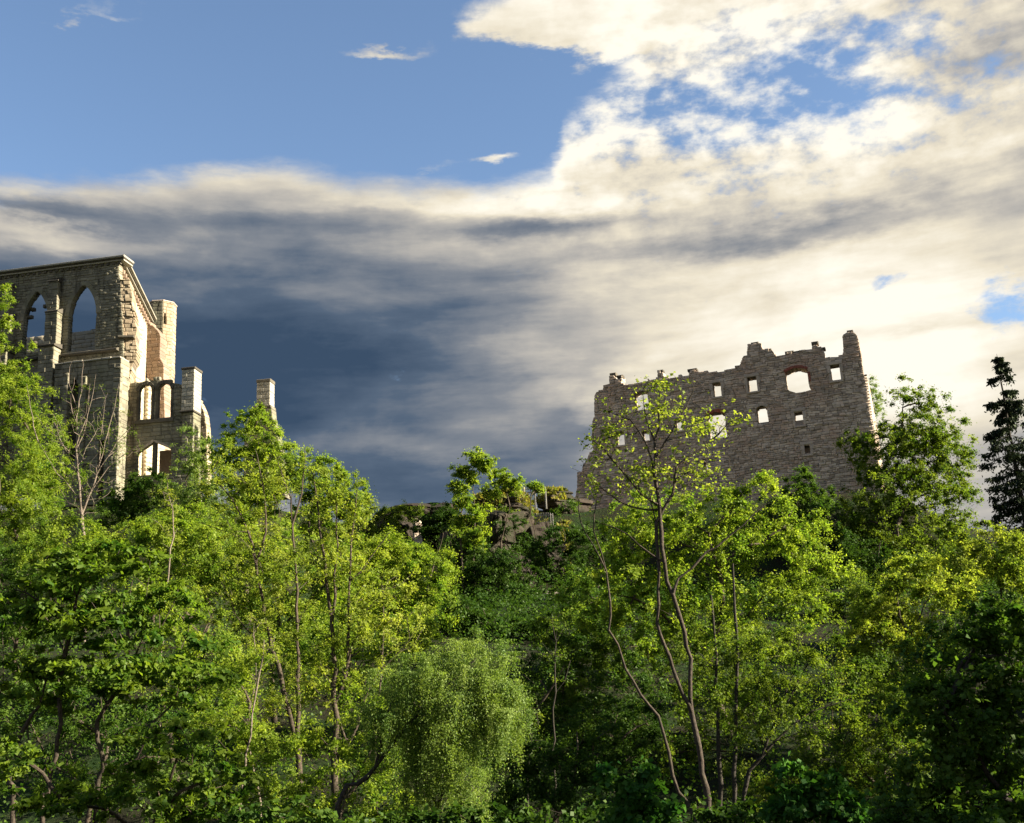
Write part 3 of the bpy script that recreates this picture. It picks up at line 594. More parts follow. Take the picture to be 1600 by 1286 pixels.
# chimney on the right end
ch = empty('chimney'); ch.parent = house
PHc = PH.shifted(0.35)
c0, c1, cz0, cz1 = rect(PHc, 283.5, 303.5, 577, 641)
dpt = 1.5
masonry(ch, 'shaft', PHc, [(c0, cz0), (c1, cz0), (c1, cz1), (c0, cz1)], [], (0.3, 0.4), (0.4, 0.8), dpt, M['cornice'], 60, seed=91, proud=0.02)
block(ch, 'cap', PHc, c0 - 0.06, c1 + 0.06, cz1, cz1 + 0.2, -dpt - 0.05, 0.06, M['darktrim'], 0.03)
block(ch, 'base_ledge', PHc, c0 - 0.08, c1 + 0.05, cz0 - 0.16, cz0 - 0.002, -dpt, 0.12, M['darktrim'], 0.03)
masonry(ch, 'breast', PH.shifted(0.25), [(c0 + 0.1, cz0 - 5), (c1 - 0.05, cz0 - 5), (c1 - 0.05, cz0 - 0.16), (c0 + 0.1, cz0 - 0.16)], [], (0.3, 0.4), (0.4, 0.8), dpt, M['church'], 30, seed=92, zmin=cz0 - 5)
PHs = PH.shifted(-2.0)
stp = PHs.poly([(309, 760), (309, 622), (312, 628), (315, 634), (318, 640), (321, 652), (323, 670), (324, 760)])
masonry(house, 'wall_stump', PHs, stp, [], (0.3, 0.4), (0.3, 0.7), 0.9, M['cream'], 30, seed=93, zmin=PHs.sz(315, 760)[1])
# separate chimney further along the ridge
PK = Plane(at(410, 640, 106), 98.0)
k0, k1, kz0, kz1 = rect(PK, 401, 422, 597, 634)
chim = empty('lone_chimney'); tag(chim, 'lone square chimney stub rising behind the bright treetop', 'chimney')
masonry(chim, 'shaft', PK, [(k0, kz0), (k1, kz0), (k1, kz1), (k0, kz1)], [], (0.3, 0.4), (0.35, 0.7), 1.2, M['cornice'], 60, seed=95, proud=0.03)
block(chim, 'cap', PK, k0 - 0.03, k1 + 0.04, kz1, kz1 + 0.3, -1.25, 0.05, M['darktrim'], 0.04)
block(chim, 'base_ledge', PK, k0 - 0.1, k1 + 0.1, kz0 - 0.22, kz0 - 0.002, -1.3, 0.1, M['darktrim'], 0.03)
masonry(chim, 'wall_base', PK, PK.poly([(380, 800), (382, 665), (388, 655), (394, 640), (397, 634), (424, 633), (425, 650), (428, 662), (436, 690), (450, 800)]), [], (0.3, 0.42), (0.4, 0.9), 1.25, M['church'], 60, seed=96, zmin=PK.sz(410, 780)[1])



# ------------------------------------------------------------------ vegetation
def tubes(nodes, parent, rad, keep, mainchild):
    """frustum per edge; returns V,Q"""
    idx = np.array([i for i in keep if parent[i] >= 0]); par = parent[idx]
    VV, QQ, off = [], [], 0
    d = nodes[idx] - nodes[par]; L = np.linalg.norm(d, axis=1, keepdims=True); d = d / np.maximum(L, 1e-6)
    dirn = np.zeros_like(nodes); dirn[idx] = d
    pd = dirn[par].copy(); z = np.linalg.norm(pd, axis=1) < 0.5; pd[z] = d[z]
    md = mainchild[par] == idx
    sd = np.where(md[:, None], pd, d); rs = np.where(md, rad[par], np.minimum(rad[par], rad[idx] * 1.2)); rs = np.maximum(rs, rad[idx])
    for lo, hi, k in ((0, 0.02, 3), (0.02, 0.06, 5), (0.06, 9, 8)):
        m = (rad[idx] >= lo) & (rad[idx] < hi)
        if not m.any(): continue
        n = m.sum(); ang = np.arange(k) * 2 * pi / k
        def ring(c, dr, r):
            ref = np.tile(np.array([[0.31, 0.95, 0.05]]), (len(c), 1)); u = np.cross(dr, ref); u /= np.linalg.norm(u, axis=1, keepdims=True) + 1e-9; v = np.cross(dr, u)
            return c[:, None, :] + r[:, None, None] * (u[:, None, :] * np.cos(ang)[None, :, None] + v[:, None, :] * np.sin(ang)[None, :, None])
        A = ring(nodes[par[m]], sd[m], rs[m]); B = ring(nodes[idx[m]], d[m], rad[idx[m]])
        VV.append(np.concatenate([A, B], 1).reshape(-1, 3)); base = off + np.arange(n)[:, None] * 2 * k; j = np.arange(k)[None, :]; j2 = (np.arange(k) + 1)[None, :] % k
        QQ.append(np.stack([base + j, base + j2, base + k + j2, base + k + j], 2).reshape(-1, 4)); off += n * 2 * k
    if not VV: return np.zeros((0, 3)), np.zeros((0, 4), int)
    return np.concatenate(VV), np.concatenate(QQ)
class Skel:
    def __init__(s, rng): s.p, s.par, s.path, s.r, s.rng = [], [], [], [], rng
    def add(s, p, par, r=0.0):
        s.p.append(np.asarray(p, float)); s.par.append(par); s.r.append(r)
        s.path.append(0.0 if par < 0 else s.path[par] + float(np.linalg.norm(s.p[-1] - s.p[par]))); return len(s.p) - 1
    def stem(s, pts, r0, r1, step=0.45, start=-1):
        P_ = np.array(pts, float)
        if start >= 0: P_ = np.vstack([s.p[start], P_])
        # Catmull-Rom through the points
        Q = [P_[0]]
        for i in range(len(P_) - 1):
            a = P_[max(i - 1, 0)]; b = P_[i]; c = P_[i + 1]; d = P_[min(i + 2, len(P_) - 1)]; n = max(2, int(np.linalg.norm(c - b) / step))
            for k in range(1, n + 1):
                t = k / n; Q.append(0.5 * ((2 * b) + (-a + c) * t + (2 * a - 5 * b + 4 * c - d) * t * t + (-a + 3 * b - 3 * c + d) * t ** 3))
        last = start; ids = []
        for k, q in enumerate(Q):
            if k == 0 and start >= 0: continue
            if 0 < k: q = q + s.rng.normal(0, 0.026, 3)
            last = s.add(q, last, r0 + (r1 - r0) * k / max(1, len(Q) - 1)); ids.append(last)
        return ids
    def reach(s, targets, bf=0.30, step=0.5, up=0.6, minfrac=0.0, droop=0.0):
        tips = []
        base = np.array(s.p); order = np.argsort([np.min(np.linalg.norm(base - t, axis=1)) for t in targets])
        arr = np.array(s.p); path = np.array(s.path)
        for i in order:
            t = targets[i]; dist = np.linalg.norm(arr - t, axis=1)
            cost = dist + bf * path + up * np.maximum(0, arr[:, 2] - t[2] + 0.25 * np.hypot(arr[:, 0] - t[0], arr[:, 1] - t[1])) + 5.0 * (arr[:, 2] < s.zmin)
            j = int(np.argmin(cost)); a = s.p[j]; L = dist[j]; n = max(1, int(L / step))
            pdv = (a - s.p[s.par[j]]) if s.par[j] >= 0 else np.array([0, 0, 1.0]); pdv = pdv / (np.linalg.norm(pdv) + 1e-9)
            c = a + pdv * 0.3 * L + np.array([0, 0, 0.12 * L]) + s.rng.normal(0, 0.06 * L, 3); last = j; new = []
            for k in range(1, n + 1):
                u = k / n; q = (1 - u) ** 2 * a + 2 * u * (1 - u) * c + u * u * t
                if k < n: q = q + s.rng.normal(0, 0.03, 3)
                last = s.add(q, last); new.append(last)
            tips.append(last); arr = np.vstack([arr, np.array([s.p[q] for q in new])]); path = np.r_[path, [s.path[q] for q in new]]
        return tips
    def finish(s, rtip=0.006, expo=0.47):
        n = len(s.p); s.P = np.array(s.p); s.PAR = np.array(s.par); cnt = np.zeros(n); main = -np.ones(n, int); best = np.zeros(n)
        kids = np.zeros(n, int)
        for i in range(n - 1, -1, -1):
            if kids[i] == 0: cnt[i] = 1
            q = s.par[i]
            if q >= 0:
                kids[q] += 1; cnt[q] += cnt[i]
                if cnt[i] + 100 * s.r[i] > best[q]: best[q] = cnt[i] + 100 * s.r[i]; main[q] = i
        s.R = np.maximum(rtip * cnt ** expo, np.array(s.r)); s.R = s.R * (1 + s.rng.normal(0, 0.07, n)); s.main = main
LEAF_TMPL = {
    'oval': (np.array([[0, 0, 0], [0.42, 0.42, 0.10], [1.0, 0, -0.06], [0.42, -0.42, 0.10]]), [(0, 1, 2, 3)]),
    'narrow': (np.array([[0, 0, 0], [0.45, 0.24, 0.06], [1.0, 0, -0.10], [0.45, -0.24, 0.06]]), [(0, 1, 2, 3)]),
    'unused': (np.array([[0, 0, 0], [0.15, 0.5, 0.05], [0.5, 0.28, 0.06], [0.72, 0.52, 0.02], [1.05, 0, -0.10], [0.72, -0.52, 0.02], [0.5, -0.28, 0.06], [0.15, -0.5, 0.05]]), [(0, 1, 2, 6), (0, 2, 6, 7), (2, 3, 4, 5)]),
}
LEAF_TMPL['maple'] = (np.array([[0, 0, 0], [0.10, 0.52, 0.05], [0.46, 0.24, 0.04], [1.0, 0.10, -0.08], [0.86, -0.42, 0.0], [0.46, -0.26, 0.05]]), [(0, 1, 2, 5), (5, 2, 3, 4)])
LEAF_TMPL['tri'] = (np.array([[0, 0.02, 0], [0.45, 0.50, 0.06], [1.0, -0.24, -0.05]]), [(0, 1, 2)])
LEAF_TMPL['trin'] = (np.array([[0, 0.02, 0], [0.45, 0.30, 0.06], [1.1, -0.16, -0.08]]), [(0, 1, 2)])
def leaves(rng, centers, tmpl, size, var=0.3, droop=0.35, upn=0.9, tint=None, axis0=None, nrm0=None):
    """leaf blades at the given points"""
    T, F = LEAF_TMPL[tmpl]; n = len(centers)
    ax = rng.normal(0, 1, (n, 3)); ax[:, 2] = ax[:, 2] * 0.5 - droop; ax /= np.linalg.norm(ax, axis=1, keepdims=True)
    nr = (rng.normal(0, 0.75, (n, 3)) + np.array([0, 0, upn])) if nrm0 is None else (rng.normal(0, 0.42, (n, 3)) + nrm0); nr -= ax * np.sum(nr * ax, 1, keepdims=True); nr /= np.linalg.norm(nr, axis=1, keepdims=True) + 1e-9
    bi = np.cross(nr, ax); s = size * rng.uniform(1 - var, 1 + var, (n, 1, 1))
    V = centers[:, None, :] + s * (T[None, :, 0:1] * ax[:, None, :] + T[None, :, 1:2] * bi[:, None, :] + T[None, :, 2:3] * nr[:, None, :])
    k = len(T); Q = (np.arange(n)[:, None, None] * k + np.array(F)[None]).reshape(-1, len(F[0]))
    tt = rng.uniform(0, 1, n) if tint is None else np.clip(tint + rng.normal(0, 0.18, n), 0, 1)
    return V.reshape(-1, 3), Q, np.repeat(tt, k)
LEAFCOUNT = 0
LPC = 3.0
def in_blob(rng, c, r, n, shell=0.45, flat_bottom=0.0):
    d = rng.normal(0, 1, (n, 3)); d /= np.linalg.norm(d, axis=1, keepdims=True); rr = rng.uniform(0, 1, (n, 1)) ** shell
    # lumpy outline
    lump = 1 + 0.26 * np.sin(d[:, :1] * 5 + c[0] * 3) * np.cos(d[:, 2:] * 6 + c[2] * 2) + rng.normal(0, 0.08, (n, 1))
    return c + d * rr * lump * r
def tree(name, label, cat, Y, bx, blobs, leaf='oval', size=0.11, mat='lime', bark='bark', dens=1.0, clr=0.38, lpc=26, stems=None, seed=1, group=None, r0=None, bf=0.3, up=0.6,
         droop=0.35, flat=1.0, shell=0.5, depthf=1.0, base=None, rtip=0.006, weep=0.0, bare=0.0, upn=0.35):
    """blobs: (px, py, rx, ry[, dY]) in photograph pixels at distance Y; every tree is grown in 3-D from its own base"""
    global LEAFCOUNT
    rng = np.random.default_rng(seed); m = Y / FPX
    if Y >= 30 and leaf in ('oval', 'narrow'):
        size *= 0.70; lpc = lpc * 1.85; leaf = 'tri' if leaf == 'oval' else 'trin'; clr *= 1.12
    if 30 <= Y <= 66: lpc = lpc * 1.45; dens = dens * 1.2; rtip = max(rtip, 0.0085) if weep == 0 else rtip
    B = []
    for b in blobs:
        dy = b[4] if len(b) > 4 else 0.0; c = at(b[0], b[1], Y) + np.array([0, dy, 0]); B.append((c, np.array([b[2] * m, max(b[2], b[3]) * 0.9 * m * depthf, b[3] * m])))
    gx_, gy_ = (at(bx, 1000, Y)[0], Y) if base is None else base
    gz = float(height(gx_, gy_)) - 0.15
    root = empty(name, (gx_, gy_, gz)); tag(root, label, cat, group)
    org = np.array([gx_, gy_, gz])
    sk = Skel(rng)
    topz = max(c[2] + r[2] for c, r in B); lowz = min(c[2] - r[2] for c, r in B); H = topz - gz
    r0 = r0 or 0.012 * H + 0.03
    if stems is None:
        cen = sum(c * np.prod(r) ** 0.6 for c, r in B) / sum(np.prod(r) ** 0.6 for c, r in B)
        wob = lambda a: rng.normal(0, a, 3) * np.array([1, 1, 0])
        p = [org, org + (cen - org) * np.array([0.25, 0.25, 0]) + np.array([0, 0, H * 0.25]) + wob(0.04 * H), org + (cen - org) * np.array([0.7, 0.7, 0]) + np.array([0, 0, H * 0.5]) + wob(0.05 * H), np.array([cen[0], cen[1], gz + H * 0.75]) + wob(0.05 * H)]
        ids = sk.stem(p, r0, 0.02); nstem = len(sk.p)
        for c, r in B:
            if len(B) > 1 and np.prod(r) ** (1 / 3) > 0.5:
                arr = np.array(sk.p); cand = np.where(arr[:, 2] < c[2] - 0.2)[0]
                if len(cand) == 0: continue
                j = cand[np.argmin(np.linalg.norm(arr[cand] - c, axis=1) + 0.3 * np.array(sk.path)[cand])]
                a = sk.p[j]; mid_ = (a + c) / 2 + np.array([0, 0, 0.1 * np.linalg.norm(c - a)]) + rng.normal(0, 0.06 * np.linalg.norm(c - a), 3)
                if np.linalg.norm(c - a) > 0.8: sk.stem([mid_, c], max(0.025, r0 * 0.42), 0.014, start=int(j))
    else:
        roots = []
        for st in stems:
            pts = [at(q[0], q[1], Y + (q[2] if len(q) > 2 else 0)) for q in st['p']]
            if st.get('start') is None:
                g = pts[0].copy(); g[2] = min(float(height(g[0], g[1])) - 0.15, g[2]); 
                if pts[0][2] - g[2] > 0.1: pts = [g] + pts
                sk.stem(pts, st['r'][0], st['r'][1])
            else:
                arr = np.array(sk.p); j = int(np.argmin(np.linalg.norm(arr - pts[0], axis=1))); sk.stem(pts[1:], st['r'][0], st['r'][1], start=j)
    nstem = len(sk.p)
    sk.zmin = min(gz + 0.25 * H, lowz)
    targets = []
    for c, r in B:
        n = max(5, int(dens * 3.6 * (r[0] * r[2] + r[0] * r[1] + r[1] * r[2]) / 3 * pi / (pi * clr * clr)))
        targets.append(in_blob(rng, c, r, n, shell))
    targets = np.concatenate(targets); targets = targets[targets[:, 2] > height(targets[:, 0], targets[:, 1]) + 0.1]
    tips = sk.reach(targets, bf=bf, up=up); sk.finish(rtip)
    keep_t = np.arange(nstem); keep_b = np.arange(nstem, len(sk.p))
    rt = np.arange(len(sk.p))
    for i in range(len(rt)):
        if sk.PAR[i] >= 0: rt[i] = rt[sk.PAR[i]]
    for q in sorted(set(rt[keep_t].tolist())):
        V, Q = tubes(sk.P - org, sk.PAR, sk.R, keep_t[rt[keep_t] == q], sk.main)
        link('trunk', fast_mesh('trunk', V, Q, smooth=True), root, M[bark])
    V, Q = tubes(sk.P - org, sk.PAR, sk.R, keep_b, sk.main)
    if len(V): link('branches', fast_mesh('branches', V, Q, smooth=True), root, M[bark])['kind'] = 'stuff'
    ctr = sk.P[tips]
    if bare > 0: ctr = ctr[rng.uniform(0, 1, len(ctr)) > bare]
    # sprays of leaves round each twig tip; every spray has its own fullness and tone
    cnt = np.maximum(2, (lpc * LPC * rng.gamma(3.0, 1 / 3.0, len(ctr)))).astype(int)
    cc = np.repeat(ctr, cnt, axis=0); n = len(cc)
    off = rng.normal(0, 1, (n, 3)); off /= np.linalg.norm(off, axis=1, keepdims=True); off *= np.abs(rng.normal(0, 0.58, (n, 1))) * clr * np.array([1, 1, flat]) * np.repeat(rng.uniform(0.7, 1.25, len(ctr)), cnt)[:, None]
    if weep > 0: off[:, 2] = -np.abs(rng.exponential(weep, n)); off[:, :2] *= 0.85
    tn = np.repeat(rng.normal(0.5, 0.25, len(ctr)), cnt)
    # the leaves of one spray lie in roughly one plane, tilted outwards
    cen_ = sum(c for c, r in B) / len(B); ow = ctr - cen_; ow /= np.linalg.norm(ow, axis=1, keepdims=True) + 1e-6
    sn = rng.normal(0, 0.5, ctr.shape) + ow * 0.5 + np.array([0, 0, 0.55]); sn /= np.linalg.norm(sn, axis=1, keepdims=True)
    snr = np.repeat(sn, cnt, axis=0)
    if weep == 0: off = off - snr * np.sum(off * snr, 1, keepdims=True) * 0.6
    V, Q, T = leaves(rng, cc + off - org, leaf, size, droop=droop, tint=tn, upn=upn, var=0.45, nrm0=snr)
    cr = link('crown', fast_mesh('crown', V, Q, Q.shape[1], T), root, M[mat]); cr['kind'] = 'stuff'
    LEAFCOUNT += n
    return root

# ---- hilltop and slope trees (far)
tree('ash_tree', 'pale feathery tree beside the church at the left edge', 'tree', 78, 20, [(15, 640, 75, 75), (65, 720, 50, 95), (5, 780, 90, 90), (60, 830, 60, 60), (12, 600, 45, 25)], 'narrow', 0.22, 'lime', dens=1.25, clr=0.5, lpc=24, seed=11)
tree('ash_tree', 'sparse bright boughs crossing the church windows at the left edge', 'tree', 60, -40, [(8, 462, 9, 26), (14, 505, 12, 16), (38, 540, 14, 10), (2, 535, 16, 20), (-75, 640, 60, 90), (20, 575, 30, 10)], 'narrow', 0.2, 'lime', dens=0.75, clr=0.28, lpc=11, seed=12)
BT = [dict(p=[(135, 900), (130, 830), (125, 780), (122, 740), (120, 690), (122, 640), (128, 600), (130, 560)], r=(0.12, 0.012))]
for (a, bb, c) in (((128, 800), (152, 740), (165, 690)), ((165, 690), (175, 650), (186, 600)), ((152, 740), (175, 700), (205, 668)), ((122, 740), (100, 700), (85, 660)), ((120, 690), (140, 640), (150, 585)), ((126, 780), (90, 740), (60, 690)), ((122, 640), (108, 600), (112, 565)), ((152, 740), (160, 670), (165, 620)), ((120, 700), (135, 660), (140, 600)), ((60, 690), (50, 650), (42, 600)), ((140, 770), (180, 720), (230, 690)), ((122, 660), (110, 630), (118, 590))):
    BT.append(dict(p=[a, bb, c], r=(0.04, 0.007), start=1))
tree('young_tree', 'nearly bare tree of pale upright twigs in front of the church', 'tree', 66, 135, [(145, 660, 50, 70), (100, 680, 40, 60), (190, 690, 40, 50), (130, 760, 55, 50)], 'narrow', 0.14, 'olive', bark='bark_pale', dens=1.0, clr=0.4, lpc=2, stems=BT, seed=13, bare=0.35, rtip=0.009)
tree('sapling', 'mid green sapling below the lower window of the ruined facade', 'tree', 82, 235, [(240, 765, 45, 28), (205, 760, 32, 30), (215, 790, 40, 30), (270, 790, 40, 35), (180, 800, 45, 35)], 'oval', 0.2, 'green', dens=1.0, clr=0.45, lpc=24, seed=14)
tree('willow_tree', 'silvery narrow leaved tree right of the ruined facade', 'tree', 80, 300, [(305, 715, 38, 50), (290, 780, 50, 50), (330, 770, 40, 50)], 'narrow', 0.2, 'birch', dens=1.0, clr=0.45, lpc=24, seed=15)
tree('maple_tree', 'bright yellow green treetop below the lone chimney', 'tree', 76, 390, [(388, 672, 42, 40), (360, 715, 45, 50), (430, 710, 45, 50), (400, 770, 70, 60), (405, 650, 26, 22)], 'oval', 0.2, 'lime', dens=1.1, clr=0.42, lpc=26, seed=16)
tree('maple_tree', 'yellow green treetop descending the ridge right of the lone chimney', 'tree', 74, 500, [(475, 740, 45, 45), (515, 755, 38, 50), (550, 790, 32, 50), (500, 810, 60, 50)], 'oval', 0.2, 'lime', dens=1.1, clr=0.42, lpc=26, seed=17)
tree('cliff_tree', 'bright twin stemmed tree standing alone on top of the cliff', 'tree', 88, 730, [(748, 714, 24, 15), (765, 728, 22, 14), (722, 734, 20, 12), (735, 745, 18, 14), (715, 762, 20, 14), (725, 785, 18, 16), (745, 800, 20, 18), (722, 825, 17, 22), (746, 838, 15, 24)], 'oval', 0.24, 'lime', dens=1.4, clr=0.42, lpc=26, seed=18,
     stems=[dict(p=[(722, 885), (720, 840), (722, 790), (732, 745), (748, 718)], r=(0.11, 0.03)), dict(p=[(740, 885), (742, 840), (741, 790), (738, 750)], r=(0.10, 0.03))])
tree('crest_shrub', 'round green shrub on the cliff top right of the lone tree', 'shrub', 92, 790, [(785, 748, 24, 18), (805, 758, 22, 15), (775, 765, 24, 14)], 'oval', 0.22, 'lime', dens=1.2, clr=0.4, lpc=26, seed=19)
tree('crest_shrub', 'small low shrub behind the cliff top railing', 'shrub', 94, 838, [(830, 759, 14, 8), (842, 762, 12, 8)], 'oval', 0.2, 'lime', dens=1.4, clr=0.32, lpc=22, seed=20)
tree('crest_shrub', 'grey green shrubs on the low saddle left of the cliff', 'shrub', 90, 610, [(575, 800, 30, 25), (610, 800, 30, 14), (645, 800, 26, 14), (600, 830, 40, 20)], 'narrow', 0.2, 'olive', dens=1.2, clr=0.4, lpc=20, seed=21)
tree('crest_shrub', 'dark shrub on the saddle directly left of the lone cliff tree', 'shrub', 90, 680, [(685, 800, 25, 16), (665, 820, 25, 25), (700, 810, 20, 25)], 'oval', 0.2, 'dark', dens=1.2, clr=0.4, lpc=20, seed=22)
tree('hollow_shrub', 'dark green bush at the foot of the cliff in the central hollow', 'shrub', 82, 770, [(775, 880, 45, 35), (740, 900, 40, 40), (810, 920, 50, 40), (760, 950, 60, 35)], 'oval', 0.2, 'dark', dens=1.2, clr=0.45, lpc=24, seed=23)  # leaf colour darkened to stand in for the shade of the hollow
tree('hollow_shrub', 'dark bush clinging to the slope below the picket fence', 'shrub', 86, 860, [(860, 850, 35, 30), (840, 880, 25, 30), (890, 890, 40, 40), (900, 840, 40, 25)], 'oval', 0.2, 'dark', dens=1.2, clr=0.45, lpc=24, seed=24)  # dark leaf colour again stands in for shade on the slope
tree('castle_shrub', 'deep green pointed tree at the foot of the castle wall', 'tree', 96, 1255, [(1252, 770, 36, 30), (1250, 745, 18, 18), (1280, 790, 40, 30), (1225, 795, 35, 30), (1250, 820, 60, 40)], 'oval', 0.22, 'green', dens=1.1, clr=0.45, lpc=26, seed=25)
tree('ash_tree', 'large round tree right of the castle wall against the bright sky', 'tree', 98, 1430, [(1412, 620, 32, 28), (1452, 628, 36, 28), (1405, 675, 60, 36), (1465, 690, 55, 45), (1340, 690, 36, 20), (1370, 710, 50, 40), (1430, 740, 90, 55), (1445, 680, 66, 40), (1395, 730, 70, 45), (1480, 720, 40, 45), (1490, 770, 40, 60), (1400, 800, 100, 60), (1490, 840, 50, 50), (1340, 820, 50, 60), (1420, 860, 100, 50)], 'oval', 0.24, 'olive', dens=1.05, clr=0.55, lpc=18, seed=26, r0=0.28)
tree('sapling', 'thin pale sapling peeping out behind the castle right corner', 'tree', 125, 1368, [(1365, 610, 9, 24), (1372, 635, 12, 20)], 'narrow', 0.2, 'birch', dens=1.6, clr=0.4, lpc=10, seed=27, base=(at(1372, 660, 125)[0], 125))

# ---- middle distance
tree('elm_tree', 'mid green tree on the slope below the bare twiggy tree', 'tree', 52, 170, [(150, 850, 70, 40), (230, 850, 70, 45), (90, 860, 70, 40), (300, 840, 60, 50), (290, 900, 70, 50)], 'oval', 0.15, 'lime', dens=0.95, clr=0.42, lpc=30, seed=30)
ST = [dict(p=[(470, 1286), (467, 1180), (440, 1065), (415, 965), (400, 880), (388, 830), (360, 780), (330, 735)], r=(0.13, 0.02)),
      dict(p=[(467, 1180), (466, 1090), (465, 1000), (463, 900), (458, 820), (452, 780), (435, 720)], r=(0.085, 0.015), start=1),
      dict(p=[(458, 820), (470, 770), (476, 700)], r=(0.04, 0.01), start=1), dict(p=[(400, 880), (415, 830), (412, 780), (400, 700)], r=(0.05, 0.01), start=1),
      dict(p=[(430, 1030), (400, 1000), (370, 960)], r=(0.03, 0.01), start=1), dict(p=[(388, 830), (350, 830), (310, 815)], r=(0.03, 0.01), start=1)]
tree('alder_tree', 'slender leaning grey trunk with light spring leaves, left of centre', 'tree', 38, 470, [(350, 760, 60, 55), (430, 760, 60, 60), (380, 850, 80, 60), (450, 900, 70, 80), (400, 980, 70, 60), (440, 1080, 60, 70), (350, 930, 60, 60)], 'oval', 0.12, 'spring', dens=0.55, clr=0.36, lpc=13, stems=ST, seed=31)
ST = [dict(p=[(526, 1286), (523, 1200), (523, 1100), (521, 1000), (516, 960), (508, 880), (497, 800), (490, 740)], r=(0.15, 0.02)),
      dict(p=[(523, 1100), (540, 1060), (545, 970), (547, 880), (552, 820), (558, 770)], r=(0.075, 0.014), start=1),
      dict(p=[(518, 970), (524, 900), (526, 830), (522, 770)], r=(0.05, 0.012), start=1),
      dict(p=[(523, 1140), (550, 1155), (575, 1080), (600, 1040), (640, 1000)], r=(0.06, 0.012), start=1), dict(p=[(547, 900), (580, 870), (610, 830)], r=(0.035, 0.01), start=1), dict(p=[(523, 1110), (545, 1165), (565, 1100), (572, 1060)], r=(0.04, 0.01), start=1)]
tree('alder_tree', 'straight multi stemmed tree with yellow green leaves, centre left', 'tree', 36, 526, [(500, 780, 55, 50), (560, 820, 55, 55), (520, 880, 70, 60), (590, 900, 70, 60), (560, 980, 80, 70), (620, 990, 60, 50), (500, 1040, 60, 70)], 'oval', 0.12, 'spring', dens=0.55, clr=0.36, lpc=14, stems=ST, seed=32)
tree('hazel_tree', 'dense bright hazel filling the slope left of the central hollow', 'tree', 58, 620, [(590, 860, 55, 45), (640, 880, 55, 45), (680, 930, 45, 50), (610, 940, 70, 55), (560, 900, 50, 60), (690, 890, 25, 30)], 'oval', 0.16, 'lime', dens=1.0, clr=0.42, lpc=28, seed=33)
tree('hazel_tree', 'bright leafy slope tree between the two slender left trunks', 'tree', 50, 430, [(430, 860, 70, 60), (380, 920, 80, 70), (470, 960, 80, 70), (320, 880, 60, 60), (530, 900, 60, 60)], 'oval', 0.15, 'lime', dens=0.9, clr=0.42, lpc=28, seed=34)
tree('elder_bush', 'blue green bush at the bottom of the central hollow', 'shrub', 62, 760, [(720, 965, 50, 30), (780, 985, 60, 30), (840, 1000, 50, 35), (690, 990, 50, 30)], 'oval', 0.17, 'dark', dens=1.1, clr=0.42, lpc=26, seed=35)
tree('hawthorn_tree', 'dusky olive tree right of the weeping birch', 'tree', 48, 880, [(870, 1010, 50, 50), (900, 1080, 70, 60), (850, 1120, 60, 60), (940, 1010, 50, 50), (900, 1180, 90, 60)], 'oval', 0.14, 'olive', dens=0.9, clr=0.42, lpc=25, seed=36, depthf=0.8)
ST = [dict(p=[(528, 1262), (560, 1225), (588, 1194), (636, 1128), (680, 1088), (730, 1045), (760, 1010)], r=(0.12, 0.02)), dict(p=[(636, 1128), (690, 1090), (760, 1060), (800, 1070)], r=(0.05, 0.01), start=1), dict(p=[(610, 1165), (660, 1110), (700, 1110), (760, 1120)], r=(0.045, 0.01), start=1), dict(p=[(600, 1180), (610, 1100), (650, 1040), (690, 1010)], r=(0.045, 0.01), start=1)]
tree('weeping_birch', 'weeping birch with a pale rounded crown of small hanging leaves, centre', 'tree', 30, 528, [(730, 1020, 75, 38), (660, 1060, 85, 50), (775, 1060, 45, 50), (760, 1110, 60, 60), (690, 1130, 80, 60), (790, 1100, 32, 60), (600, 1110, 60, 50)], 'oval', 0.062, 'birch', bark='bark_dark', dens=1.3, clr=0.30, lpc=52, stems=ST, seed=37, weep=0.25, droop=1.1, rtip=0.004, upn=0.4)
tree('birch_sapling', 'low birch sapling hanging below the weeping birch', 'tree', 31, 700, [(710, 1200, 50, 55), (735, 1240, 30, 45), (650, 1190, 40, 50), (670, 1250, 50, 40)], 'oval', 0.06, 'birch', bark='bark_dark', dens=1.2, clr=0.28, lpc=36, seed=38, weep=0.25, droop=1.2, upn=0.4)
